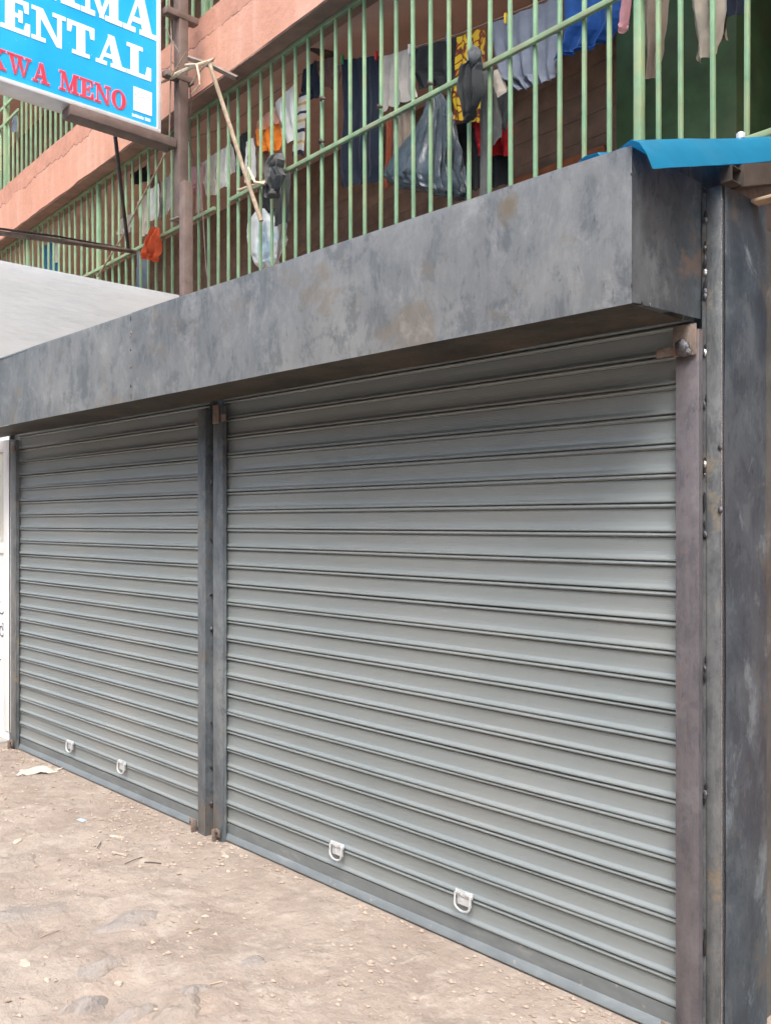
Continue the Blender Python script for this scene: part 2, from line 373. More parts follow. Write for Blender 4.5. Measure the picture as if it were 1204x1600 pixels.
F['stripe'] = bands('striped_knit', [(0, (.02,.025,.06)), (.07, (.66,.64,.60)), (.17, (.58,.40,.15)), (.21, (.66,.64,.60)), (.33, (.02,.025,.06)), (.38, (.66,.64,.60)),
    (.48, (.58,.40,.15)), (.52, (.66,.64,.60)), (.62, (.02,.025,.06)), (.67, (.66,.64,.60)), (.78, (.58,.36,.12)), (.83, (.66,.64,.60)), (.94, (.02,.025,.06))])
m, nt, b = new_mat('yellow_print_cloth'); tc = coords(nt, (1, 1, 1))
vo = nd(nt, 'ShaderNodeTexVoronoi', feature='DISTANCE_TO_EDGE'); vo.inputs['Scale'].default_value = 12
mx = nd(nt, 'ShaderNodeMapping'); nz = nd(nt, 'ShaderNodeTexNoise'); nz.inputs['Scale'].default_value = 6
nt.links.new(tc, nz.inputs['Vector']); wv = nd(nt, 'ShaderNodeVectorMath', operation='MULTIPLY_ADD'); wv.inputs[1].default_value = (.25,.25,.25)
nt.links.new(nz.outputs['Color'], wv.inputs[0]); nt.links.new(tc, wv.inputs[2]); nt.links.new(wv.outputs[0], vo.inputs['Vector'])
c = ramp(nt, vo.outputs['Distance'], [(0, (.14,.05,.02)), (.055, (.45,.10,.02)), (.10, (.70,.50,.03)), (.5, (.74,.58,.08))], 'CONSTANT')
nt.links.new(c, b.inputs['Base Color']); b.inputs['Roughness'].default_value = .85
bump(nt, b, tex(nt, coords(nt), 24, 5, .6, .5), .35, .01); F['yellow'] = m
def film(name, col, rough=.28, trans=.0):
    m, nt, b = new_mat(name); v = coords(nt)
    c = ramp(nt, tex(nt, v, 8, 6, .65, .6), [(.3, [q*.6 for q in col]), (.7, [min(.95, q*1.3) for q in col])])
    nt.links.new(c, b.inputs['Base Color']); b.inputs['Roughness'].default_value = rough
    bump(nt, b, tex(nt, coords(nt, (1, 1, .45)), 26, 7, .65, .8), .7, .012); return m
F['blackbag'] = film('black_thin_plastic', (.045,.06,.075))
m, nt, b = new_mat('white_printed_sack'); v = coords(nt)
c = ramp(nt, tex(nt, coords(nt, (1, 1, .35)), 7, 4, .5), [(.40, (.68,.70,.70)), (.56, (.66,.70,.72)), (.62, (.35,.50,.62)), (.68, (.64,.68,.70))])
nt.links.new(c, b.inputs['Base Color']); b.inputs['Roughness'].default_value = .4
bump(nt, b, tex(nt, v, 22, 6, .6, .6), .5, .01); F['sack'] = m

# ------------------------------------------------------------------ ground
def gh(x, y):
    """height of the trodden ground"""
    far = min(1.0, max(0.0, (-y - 0.03)/0.5))
    base = -0.034 + (0.026*fbm((x, y, 3.1), .9, 3) + .016*fbm((x, y, 9.0), 4.0, 5)*min(1.6, .7+.5*far))*far
    return base + .006*fbm((x, y, 1.0), 11.0, 4)*min(1, far+.2)
def axis(lo, hi, c0, c1, fine):
    v = []; x = c0
    while x < c1: v.append(x); x += fine
    st = fine; a = c0
    while a > lo: st *= 1.35; a -= st; v.append(a)
    st = fine; a = c1; v.append(c1)
    while a < hi: st *= 1.35; a += st; v.append(a)
    return sorted(v)
gx = axis(-150, 150, -6.4, 1.2, .028); gy = axis(-150, 150, -2.3, .12, .02)
verts = []; faces = []
for yv in gy:
    for xv in gx:
        verts.append((xv, yv, gh(xv, yv) if (-12 < xv < 8 and -8 < yv < 2.5) else -0.034))
nxg = len(gx)
for j in range(len(gy)-1):
    for i in range(nxg-1):
        a = j*nxg+i; faces.append((a, a+1, a+1+nxg, a+nxg))
me = bpy.data.meshes.new('ground'); me.from_pydata(verts, [], faces); me.materials.append(M['ground'])
for p in me.polygons: p.use_smooth = True
g_o = link('ground', me); g_o['kind'] = 'structure'; g_o['label'] = 'dusty trodden earth in front of the shutters'

# ------------------------------------------------------------------ apartment building behind (rotated a little against the kiosk)
BO = Vector((1.6703, 1.4699, 0)); BU = Vector((.99784, -.06562, 0)); BN = Vector((.06562, .99784, 0))
def bw(u, v, z): return BO + BU*u + BN*v + Vector((0, 0, z))
BM = Matrix(((BU.x, BN.x, 0, BO.x), (BU.y, BN.y, 0, BO.y), (0, 0, 1, 0), (0, 0, 0, 1)))
bld = thing('apartment_building', 'orange plastered apartment block with open barred balconies behind the kiosk', 'building', bw(-6, 0, 0))
U0, U1 = -19.0, 3.0
def bbox_(name, a, b, mat, parent=bld, bev=0.0): return MB().box(a, b, bev, BM).build(name, mat, parent)
# slab edge beams, subdivided and uneven
def beam(name, v0, v1, z0, z1, mat, seed):
    bm = bmesh.new(); nx = 150; prof = [(v0, z0), (v0, z0+.22*(z1-z0)), (v0, z0+.45*(z1-z0)), (v0, z0+.7*(z1-z0)), (v0+.004, z1-.03), (v0+.03, z1), (v1, z1), (v1, z0)]
    rows = []
    for i in range(nx+1):
        u = U0 + (U1-U0)*i/nx
        rows.append([bm.verts.new(bw(u, v + .010*fbm((u, z, seed), 1.6, 4), z + .010*fbm((u, v, seed+5), 3.0, 4))) for v, z in prof])
    n = len(prof)
    for i in range(nx):
        for k in range(n): bm.faces.new((rows[i][k], rows[i][(k+1) % n], rows[i+1][(k+1) % n], rows[i+1][k]))
    bm.faces.new(rows[0]); bm.faces.new(rows[-1][::-1])
    m = MB(); m.bm.free(); m.bm = bm
    return m.build(name, mat, bld)
beam('slab_edge', -.16, .12, 5.195, 5.86, M['plaster'], 2.0)
bbox_('balcony_ceiling', (U0, .125, 5.215), (U1, 1.75, 5.40), M['ceiling'])
bbox_('slab_underside', (U0, -.152, 5.183), (U1, .124, 5.193), M['soffit_plaster'])
bbox_('balcony_floor', (U0, -.10, 2.72), (U1, 1.75, 2.90), M['ceiling'])
bbox_('back_wall', (U0, 1.55, 2.905), (U1, 1.75, 5.21), M['backwall'])
bbox_('upper_back_wall', (U0, 1.55, 5.86), (U1, 1.75, 8.4), M['backwall'])
bbox_('upper_ceiling', (U0, -.16, 8.4), (U1, 1.75, 8.6), M['ceiling'])
bbox_('ground_storey_wall', (U0, .35, -.2), (U1, .55, 2.71), M['plaster'])
bbox_('side_wall', (U1+.005, -.16, -.2), (U1+.2, 1.75, 8.6), M['plaster'])
# horizontal boards of the inner wall, and doors with jambs
for k in range(13):
    z = 2.92 + k*.178
    MB().box((U0+.02, 1.525, z), (U1-.02, 1.546, z+.1755), .003, BM).build('wall_board', M['backwall'], bld)
def door(u0, u1, ztop, mat, jamb=.07):
    d_ = MB().box((u0, 1.49, 2.91), (u1, 1.515, ztop), .003, BM).build('door', mat, bld)
    for a, b2 in ((u0-jamb, u0-.003), (u1+.003, u1+jamb)):
        MB().box((a, 1.465, 2.91), (b2, 1.518, ztop), .004, BM).build('jamb', M['jamb'], d_)
    MB().box((u0-jamb, 1.465, ztop+.003), (u1+jamb, 1.518, ztop+.08), .004, BM).build('lintel', M['jamb'], d_)
    MB().box((u1-.12, 1.44, 3.86), (u1-.08, 1.488, 3.98), .004, BM).build('door_handle', M['iron'], d_)
for q in ((-4.95, -4.15, 4.15, 'greendoor'), (-2.75, -2.0, 4.95, 'darkroom'), (-6.2, -5.55, 4.1, 'darkroom'), (-8.0, -7.2, 4.15, 'darkroom'), (-10.3, -9.4, 4.15, 'darkroom'), (-13.2, -12.3, 4.2, 'greendoor')):
    door(q[0], q[1], q[2], M[q[3]])
MB().box((-3.465, .75, 2.905), (-2.667, 1.4, 5.20), .004, BM).build('green_partition', M['greendoor'], bld)

# unseen building added behind the camera: it closes off the low sky
op = thing('added_street_block', 'unseen added building behind the camera that blocks the low sky', 'building', (-4, -11, -.03))
MB().box((-26, -15.0, -.1), (18, -10.5, 6.3), .02).build('wall', simple('cream_added_wall', (.36,.31,.26), .9, 0, .12, 1.2, .1), op)
MB().box((-26.3, -15.3, 6.305), (18.3, -10.2, 6.5), .02).build('roof', M['signunder'], op)
for k in range(14):
    for z in (.9, 4.0): MB().box((-25+k*3.1, -10.52, z), (-23.7+k*3.1, -10.45, z+1.3), .005).build('window', M['iron'], op)

# ------------------------------------------------------------------ barred balcony grilles
gr = thing('balcony_grille', 'long mint green bar grille of the first floor balcony', 'grille', bw(-6, 0, 3.2), 'balcony grilles')
bar_me = {}
def barmesh(key, w, h):
    if key not in bar_me:
        bm_ = MB().box((-w/2, -w/2, 0), (w/2, w/2, h), w*.12, Matrix(((BU.x, BN.x, 0, 0), (BU.y, BN.y, 0, 0), (0, 0, 1, 0), (0, 0, 0, 1))))
        bar_me[key] = bm_.mesh('bar', M['green'])
    return bar_me[key]
zl, zh = 3.22, 5.17
us = []; u = -2.195
extra = [-4.84,-4.672,-4.499,-4.339,-4.162,-3.993,-3.826,-3.647,-3.462,-3.296,-3.125,-2.954,-2.664,-2.538,-2.367,-2.195]
us += extra
u = -2.195
while u < 2.6: u += .172; us.append(u)
u = -4.84
while u > -17.5: u -= .170; us.append(u)
posts = (-2.777, -9.62, -11.84, -15.4)
for u in us:
    if any(abs(u-p) < .06 for p in posts): continue
    o = link('bar', barmesh('b', .021, zh-zl), gr, bw(u + rnd.uniform(-.006, .006), 0, zl))
    o.rotation_euler = (rnd.uniform(-.004, .004), rnd.uniform(-.005, .005), 0)
for p in posts:
    link('grille_post', barmesh('p', .044 if p > -5 else .06, 2.3), gr, bw(p, .002, 2.91))
def rail(z, u0, u1, w, h, v, mat, parent, name='rail'):
    pr = [(0, 0), (w, 0), (w, .004), (.004, .004), (.004, h), (0, h)]
    m_ = MB(); n = 14
    return MB().prism([(v+a, b) for a, b in pr], bw(u0, 0, z), bw(u1, 0, z), (BN, Vector((0, 0, 1)))).build(name, mat, parent)
MB().box((-17.6, -.040, 4.205), (-7.06, -.0125, 4.236), .003, BM).build('rail', M['greenworn'], gr)
MB().box((-6.80, -.040, 4.205), (2.6, -.0125, 4.236), .003, BM).build('rail', M['greenworn'], gr)
MB().box((-17.6, -.016, 5.150), (2.6, .022, 5.182), .003, BM).build('top_rail', M['greenworn'], gr)
MB().box((-17.6, -.036, 3.24), (2.6, -.012, 3.27), .003, BM).build('bottom_rail', M['greenworn'], gr)
for q in ((-3.150, 1.767, 4.320), (-3.797, 1.809, 4.606), (-3.813, 1.810, 4.297), (-2.645, 1.734, 4.292)):
    MB().tube([(q[0]-.03, q[1], q[2]), (q[0], q[1]-.012, q[2]+.008), (q[0]+.025, q[1], q[2]-.004)], [.008, .016, .009], 6).build('wire_knot', M['wooddark'], gr)

gr2 = thing('balcony_grille', 'upper floor mint green bar grille above the orange slab edge', 'grille', bw(-9, 0, 5.87), 'balcony grilles')
u = -17.4
while u < 0:
    if not any(abs(u-p) < .07 for p in (-12.75, -7.3)):
        top = 8.38 if not (-16.9 < u < -12.2) else 6.86
        link('bar', barmesh('u%.1f' % top, .024, top-5.87), gr2, bw(u, .02, 5.865))
    u += .17
for p in (-12.75, -7.3): link('grille_post', barmesh('up', .07, 2.5), gr2, bw(p, .022, 5.865))
MB().box((-17.5, -.012, 6.83), (-12.2, .008, 6.87), .003, BM).build('rail', M['greenworn'], gr2)
MB().box((-17.5, -.012, 7.06), (-12.2, .008, 7.10), .003, BM).build('rail', M['greenworn'], gr2)

# ------------------------------------------------------------------ neighbouring white shop
nb = thing('neighbour_shop', 'white painted shop next door with tall boarded side fascia and glazed door', 'shop', (-6.4, .6, -.03))
sheet('side_fascia', (-5.50, -.55, 2.22), (0, 2.21, 0), (0, 0, 1.225), 30, 16, .03, .006, 1.2, M['whitewall'], nb, 3.0)
MB().box((-8.5, -.58, 2.22), (-5.535, -.55, 3.44), .003).build('front_fascia', M['whitewall'], nb)
MB().box((-8.5, -.54, 3.40), (-5.54, 1.66, 3.43), .003).build('roof', M['signunder'], nb)
MB().box((-8.5, .05, -.1), (-5.62, .10, 2.21), .003).build('wall', M['whitewall'], nb)
MB().box((-5.55, .10, -.1), (-5.50, 1.6, 2.21), .003).build('side_wall', M['whitewall'], nb)
dr = MB().box((-5.62, .012, -.04), (-4.998, .03, .045), .002).build('door', M['white'], nb)
for a in (((-5.125, 0, .046), (-4.998, .042, 2.08)), ((-5.62, 0, .046), (-5.56, .042, 2.08)), ((-5.558, .002, 1.285), (-5.127, .04, 1.36)), ((-5.558, .002, 2.0), (-5.127, .04, 2.08))):
    MB().box(a[0], a[1], .004).build('door_frame', M['white'], dr)
m, nt, b = new_mat('door_glass_reflection'); v = geo(nt)  # ramp colours paint in the pane's reflections and peeling
c = ramp(nt, tex(nt, geo(nt, (3, 3, 1)), 3, 6, .7, 1.0), [(.35, (.48,.53,.50)), (.55, (.60,.60,.54)), (.7, (.52,.44,.34))]); nt.links.new(c, b.inputs['Base Color']); b.inputs['Roughness'].default_value = .12
MB().box((-5.557, .015, 1.362), (-5.128, .022, 1.998), 0).build('pane', m, dr)
fp = MB().box((-5.557, .015, .047), (-5.128, .022, 1.283), 0).build('pane', simple('frosted_white_panel', (.70,.74,.76), .3, 0, .03, 6, 0), dr)
mb = MB()
def curl(cx_, cz_, r0, r1, t0, t1):
    mb.tube([(cx_+(r0+(r1-r0)*k/20)*math.cos(t0+(t1-t0)*k/20), .0135, cz_+(r0+(r1-r0)*k/20)*math.sin(t0+(t1-t0)*k/20)) for k in range(21)], .0045, 5)
curl(-5.19, .74, .02, .055, 0, 7.5); curl(-5.25, .62, .03, .10, 1, 5.2); curl(-5.21, .92, .02, .09, 2, 6.5); curl(-5.30, .80, .03, .10, 0, 5); curl(-5.36, .95, .02, .08, 1, 6)
mb.build('floral_motif', M['ink'], dr)
MB().box((-5.64, -.12, -.12), (-5.04, .011, -.012), .01).build('door_step', simple('cement_step', (.30,.29,.27), .9, 0, .15, 9, .3), nb)

# ------------------------------------------------------------------ steel kiosk
RG0, RG1, MG0, MG1, LG0, LG1, FG0, FG1 = .036, .1085, -2.412, -2.329, -2.530, -2.461, -4.900, -4.813   # guide rails
XE = .096; YF = -.38; ZB = 2.078; ZT = 2.495
kio = thing('steel_kiosk', 'raw steel kiosk frame with deep boxed canopy over two roller shutters', 'kiosk', (-2.4, 0, -.03))
XS = -2.586
sheet('fascia_panel', (XS+.001, YF, ZB), (XE-XS+.0025, 0, 0), (0, 0, ZT-ZB), 44, 8, .002, .006, 2.2, M['fascia'], kio, 1.0)
sheet('fascia_panel', (-5.02, YF+.004, ZB+.001), (XS+5.02+.012, 0, 0), (0, 0, ZT-ZB-.001), 44, 8, .002, .006, 2.2, M['fascia'], kio, 8.0)
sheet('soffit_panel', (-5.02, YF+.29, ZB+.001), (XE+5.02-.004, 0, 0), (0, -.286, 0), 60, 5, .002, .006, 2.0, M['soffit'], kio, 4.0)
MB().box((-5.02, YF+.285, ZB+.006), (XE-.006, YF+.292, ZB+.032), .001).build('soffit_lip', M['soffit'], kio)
# end sheet of the canopy: lower edge rises towards the post
bm = bmesh.new(); g = []
for j in range(9):
    row = []
    for i in range(9):
        s_, t_ = i/8, j/8; y = YF + .0025 + s_*(.371); z = (ZB + .004 + .012*s_) + t_*(ZT - ZB - .008 - .015*s_)
        row.append(bm.verts.new((XE + .003 + .003*fbm((y*2, z*2, 3), 2.5, 2), y, z)))
    g.append(row)
for j in range(8):
    for i in range(8): bm.faces.new((g[j][i], g[j][i+1], g[j+1][i+1], g[j+1][i]))
bmesh.ops.solidify(bm, geom=list(bm.faces), thickness=.002)
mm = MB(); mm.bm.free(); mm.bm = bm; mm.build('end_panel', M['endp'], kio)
# box top and back so the canopy is a closed shell
MB().box((-5.02, YF+.006, ZT-.012), (XE-.004, .25, ZT-.008), 0).build('canopy_top', M['dark'], kio)
MB().box((-5.02, .05, 2.05), (.09, .054, ZT-.02), 0).build('canopy_back', M['dark'], kio)
# posts
MB().box((.1125, -.004, -.06), (.160, .05, 2.47), .004).build('post', M['post'], kio)
MB().box((.100, -.0022, -.06), (.1118, .004, 2.46), 0).build('post_lip', M['post'], kio)
MB().box((.1605, -.006, -.06), (.1625, .03, 2.43), 0).build('sheet_edge', M['weldbright'], kio)
MB().box((-2.50, .022, -.05), (-2.36, .06, 2.3), .003).build('post', M['bluepost'], kio)
MB().box((-4.985, .022, -.05), (-4.86, .06, 2.3), .003).build('post', M['post'], kio)
# side wall sheets, right end
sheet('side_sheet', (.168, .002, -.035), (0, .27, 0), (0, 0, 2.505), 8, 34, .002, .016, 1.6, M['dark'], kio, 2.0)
sheet('side_sheet', (.160, .24, -.04), (0, 1.1, 0), (0, 0, 2.44), 10, 20, .002, .016, 1.4, M['sideolive'], kio, 5.0)
MB().box((-5.0, 1.40, -.05), (.16, 1.404, 2.75), 0).build('back_sheet', M['dark'], kio)
MB().box((-5.02, .0, -.05), (-5.0, 1.4, 2.45), 0).build('side_sheet', M['dark'], kio)
# weld beads along the right seam and mid seam
def bead(p, r, mat, parent=kio, sq=(1, .6, 1.4)):
    bm_ = bmesh.new(); bmesh.ops.create_icosphere(bm_, subdivisions=2, radius=r)
    for v_ in bm_.verts:
        k_ = 1 + .35*fbm((v_.co.x*60+p[0]*9, v_.co.y*60, v_.co.z*60+p[2]*9), 1.2, 2)
        v_.co = Vector((v_.co.x*sq[0]*k_, v_.co.y*sq[1]*k_, v_.co.z*sq[2]*k_)) + Vector(p)
    m_ = MB(); m_.bm.free(); m_.bm = bm_; return m_.build('weld_bead_or_gap', mat, parent)
for py_ in (338, 384, 398, 420, 455, 462, 548, 632, 724, 740, 836, 1047, 1245, 1478):
    z = 1.5 + (817-py_)/1440*2.655
    bead((.1105, -.006, z+rnd.uniform(-.004, .004)), rnd.uniform(.0035, .0075), M['weldbright'] if rnd.random() < .15 else M['weld'], sq=(rnd.uniform(.8, 1.5), .6, rnd.uniform(1.0, 3.0)))
    bead((.1105+rnd.uniform(-.004, .004), -.005, z+rnd.uniform(.008, .03)), rnd.uniform(.003, .006), M['black'], sq=(1, .4, rnd.uniform(1.5, 5)))
for py_ in (696, 797):
    bead((.158, -.006, 1.5 + (817-py_)/1440*2.6), .008, M['weld'])
for z in (1.86, 1.70, 1.42, 1.15, .98, .52, .30, .12):
    bead((LG1+.006, -.02, z), rnd.uniform(.006, .010), M['weld'], sq=(1, .8, rnd.uniform(1, 1.8)))
for x in (XE-.06, XE-.03): pass
for q in ((.099, YF+.0, 2.42), (.099, YF+.0, 2.125), (.100, YF+.05, 2.087), (.1, YF+.09, 2.088)):
    bead(q, .0038, M['weld'], sq=(.8, .9, 1.5))
for z in (2.47, 2.40, 2.385, 2.32, 2.24, 2.15, 2.10): bead((XS+rnd.uniform(-.004, .004), YF-.002, z), rnd.uniform(.005, .009), M['weld'] if rnd.random() < .6 else M['rust'], sq=(.8, .4, rnd.uniform(1, 2.6)))
for z, ln_ in ((1.56, .03), (1.05, .014), (.70, .02), (.27, .03)): bead((.1105, -.0075, z), .0055, M['black'], sq=(1, .3, ln_/.0055))  # black slivers stand in for the shade inside open weld gaps
# lug at the upper right corner with a lump of weld, and small tabs
lg = MB().box((.034, -.050, 1.985), (.106, -.044, 2.075), .002).build('lug_plate', M['rust'], kio)
bead((.066, -.054, 2.010), .020, M['weld'], lg, (1.1, .55, 1.3)); bead((.078, -.054, 1.992), .014, M['weld'], lg, (1.2, .5, 1.0))
MB().box((-.022, -.047, 1.990), (.033, -.041, 2.018), .002).build('lug_tab', M['rust'], lg)
for x0, x1 in ((-2.328, -2.29), (-2.56, -2.532), (-4.86, -4.80)):
    MB().box((x0, -.048, 1.985), (x1, -.042, 2.02), .002).build('lug_tab', M['rust'], kio)
MB().box((-2.405, -.046, 1.98), (-2.35, -.040, 2.07), .002).build('lug_plate', M['rust'], kio)
# blue roof sheets: trapezoidal ribs running up the slope
def roof(name, x0, ribs, pitch, y0, y1, z0, z1, last):
    prof = []
    x = x0
    for k in range(ribs):
        prof += [(x, 0), (x+.035, .034), (x+.075, .034), (x+.11, 0)]
        if k < ribs-1: prof += [(x+.11+(pitch-.11)*.5, .004)]
        x += pitch
    prof = prof[:-1] if last else prof
    if last: prof += [(x-pitch+.105, -.012), (x-pitch+.122, -.016)]
    bm_ = bmesh.new(); n = 12; rows = []
    for j in range(n+1):
        t = j/n; y = y0+(y1-y0)*t; z = z0+(z1-z0)*t
        rows.append([bm_.verts.new((px_, y + .004*math.sin(px_*9), z + h + .003*fbm((px_, y, 2), 3, 2))) for px_, h in prof])
    for j in range(n):
        for i in range(len(prof)-1): bm_.faces.new((rows[j][i], rows[j][i+1], rows[j+1][i+1], rows[j+1][i]))
    bmesh.ops.solidify(bm_, geom=list(bm_.faces), thickness=-.0015)
    m_ = MB(); m_.bm.free(); m_.bm = bm_; return m_.build(name, M['blueroof'], kio)
def edge_sheet():
    prof = [(-.32, -.035), (-.12, -.035), (-.088, .002), (-.055, .016), (-.015, .016), (.004, -.006), (.022, -.008), (.042, .006), (.064, .010), (.108, .006), (.134, -.010), (.156, -.046), (.172, -.088), (.196, -.092)]
    bm_ = bmesh.new(); n = 40; rows = []
    for j in range(n+1):
        t = j/n; y = YF+.010 + 1.78*t; z = 2.494 + .54*t
        rows.append([bm_.verts.new((px_ + .004*fbm((y, px_, 1), 2, 2), y - (.03 if px_ > .09 else 0)*(1-t), z + h + .0035*fbm((px_*2, y, 2), 4, 3))) for px_, h in prof])
    for j in range(n):
        for i in range(len(prof)-1): bm_.faces.new((rows[j][i], rows[j][i+1], rows[j+1][i+1], rows[j+1][i]))
    bmesh.ops.solidify(bm_, geom=list(bm_.faces), thickness=-.0015)
    m_ = MB(); m_.bm.free(); m_.bm = bm_; return m_.build('roof_sheet', M['blueroof'], kio)
rs = edge_sheet()
MB().tube([(.10, .245, 2.69), (.10, .245, 2.706), (.10, .245, 2.712)], [.014, .014, .007], 8).build('roof_screw', M['zinc'], rs)
roof('roof_sheet', -.33-.178*27, 27, .178, YF+.16, 1.41, 2.50, 3.0, False)
MB().prism([(-.365, 2.44), (1.38, 2.44), (1.38, 2.96), (-.365, 2.475)], (.082, 0, 0), (.087, 0, 0), ((0, 1, 0), (0, 0, 1))).build('dark_gap_sheet', M['soffit'], kio)  # added dark sheet stands in for the shaded gap under the roof edge
pl_ = MB()
for a, b_ in (((.165, -.020, 2.468), (.200, -.0175, 2.512)), ((.165, .0365, 2.468), (.200, .039, 2.512)), ((.165, -.017, 2.468), (.200, .036, 2.4705)), ((.165, -.017, 2.5095), (.200, .036, 2.512))):
    pl_.box(a, b_)
pl_.build('purlin', M['darkpipe'], kio)
MB().prism([(0, 0), (.045, 0), (.045, .065), (0, .065)], (.158, .045, 2.466), (.158, 1.38, 2.86), ((1, 0, 0), (0, 0, 1))).build('rafter', M['darkpipe'], kio)
MB().box((.17, .16, 2.455), (.36, .21, 2.465), .002).build('plank_end', M['wood'], kio)

# ------------------------------------------------------------------ roller shutters
P = .0885
PROF = [(.014, .001), (.003, .001), (-.0070, .0016), (-.0096, .0032), (-.0104, .0060), (-.0096, .0090), (-.0062, .0132), (-.0020, .0172), (0, .0205), (-.0008, .045), (0, .0705), (.0025, .0730),
        (.0018, .0742), (-.0042, .0750), (-.0086, .0772), (-.0098, .0800), (-.0082, .0840), (-.0025, .0870), (.014, .0870)]
def shutter(x0, x1, z0, label, rails, hx, seed):
    r_ = random.Random(seed)
    t = thing('roller_shutter', label, 'shutter', ((x0+x1)/2, 0, -.03), 'roller shutters')
    mes = []
    for q in range(6):
        mb_ = MB(); nx = 9; hw = (x1-x0)/2+.012; rows = []
        for i in range(nx+1):
            x = -hw + 2*hw*i/nx; wob = .0016*fbm((x*1.5, q*3.1, seed), 1.0, 2); tw = .10*fbm((x*1.2, q*5.7+2, seed), 1.0, 2)
            rows.append([mb_.bm.verts.new((x, a + wob + tw*(b_-.043), b_)) for a, b_ in PROF])
        n_ = len(PROF)
        for i in range(nx):
            for k in range(n_): mb_.bm.faces.new((rows[i][k], rows[i][(k+1) % n_], rows[i+1][(k+1) % n_], rows[i+1][k]))
        mb_.bm.faces.new(rows[0][::-1]); mb_.bm.faces.new(rows[-1]); mes.append(mb_.mesh('slat', M['shutter']))
    k = 0
    while z0 + k*P < 2.32:
        o = link('slat', mes[r_.randrange(6)], t, ((x0+x1)/2, .002 + r_.uniform(-.001, .001), z0 + k*P + r_.uniform(-.0008, .0008)))
        o.rotation_euler = (r_.uniform(-.008, .008), r_.uniform(-.0005, .0005), r_.uniform(-.0005, .0005))
        k += 1
    br = MB().prism([(.012, -.022), (-.004, -.022), (-.004, z0-.003), (.012, z0-.003)], (x0-.008, 0, 0), (x1+.008, 0, 0), ((0, 1, 0), (0, 0, 1))).build('bottom_rail', M['rail'], t)
    MB().prism([(-.0045, -.026), (-.020, -.027), (-.021, -.023), (-.010, -.001), (-.0045, .003)], (x0+.012, 0, 0), (x1-.012, 0, 0), ((0, 1, 0), (0, 0, 1))).build('rail_angle', M['rail'], br)
    for a, b_, ym, mat in rails:
        g_ = MB().box((a, ym, -.055), (b_, ym+.004, 2.06), .0015); g_.box((a, ym+.0045, -.055), (a+.003, -.0155, 2.06)); g_.box((b_-.004, ym+.0045, -.055), (b_, -.0155, 2.06), 0)
        g_.build('guide_rail', mat, t)
    for hx_ in hx:
        zc = z0 + P + .012
        h = MB().box((hx_-.040, -.024, zc-.008), (hx_+.040, -.016, zc+.014), .002); h.box((hx_-.034, -.0195, zc-.040), (hx_+.034, -.0165, zc-.009), .001)
        for s_ in (-1, 1): h.tube([(hx_+s_*.022-.012, -.024, zc+.006), (hx_+s_*.022+.012, -.024, zc+.006)], .008, 8)
        h = h.build('handle', M['zinc'], t)
        pts = [(hx_-.036, -.028, zc+.004), (hx_-.036, -.031, zc-.03)] + [(hx_-.036*math.cos(a_), -.031, zc-.034-.022*math.sin(a_)) for a_ in [math.pi*q/10 for q in range(1, 10)]] + [(hx_+.036, -.031, zc-.03), (hx_+.036, -.028, zc+.004)]
        MB().tube(pts, .0040, 8).build('ring', M['zinc'], h)
    return t
sr = shutter(-2.355, .055, .055, 'wide grey roller shutter to the right of the middle post', ((RG0, RG1, -.038, M['guide']), (MG0, MG1, -.038, M['bluepost'])), (-1.507, -.806), 3)
slf = shutter(-4.84, -2.505, .050, 'grey roller shutter to the left of the middle post, beside the white door', ((LG0, LG1, -.05, M['bluepost']), (FG0, FG1, -.036, M['post'])), (-4.018, -3.36), 11)
MB().box((LG1-.003, -.0455, -.052), (LG1+.001, -.002, 2.062), 0).build('guide_web', M['bluepost'], slf)
# lock tabs near the ground
def lock(x, parent, flip=1):
    l = MB().box((x-.020, -.060, -.006), (x+.020, -.054, .032), .002).build('lock_tab', M['rust'], parent)
    m_ = MB().box((x+flip*.022-.003, -.074, -.032), (x+flip*.022+.003, -.040, .028), .002)
    m_.build('lock_ear', M['rust'], l)
    MB().tube([(x, -.066, .013), (x, -.050, .013)], .007, 10).build('bolt', M['iron'], l)
lock(-2.345, sr, -1); lock(-2.575, slf, 1); lock(-4.84, slf, -1); lock(.02, sr, 1)

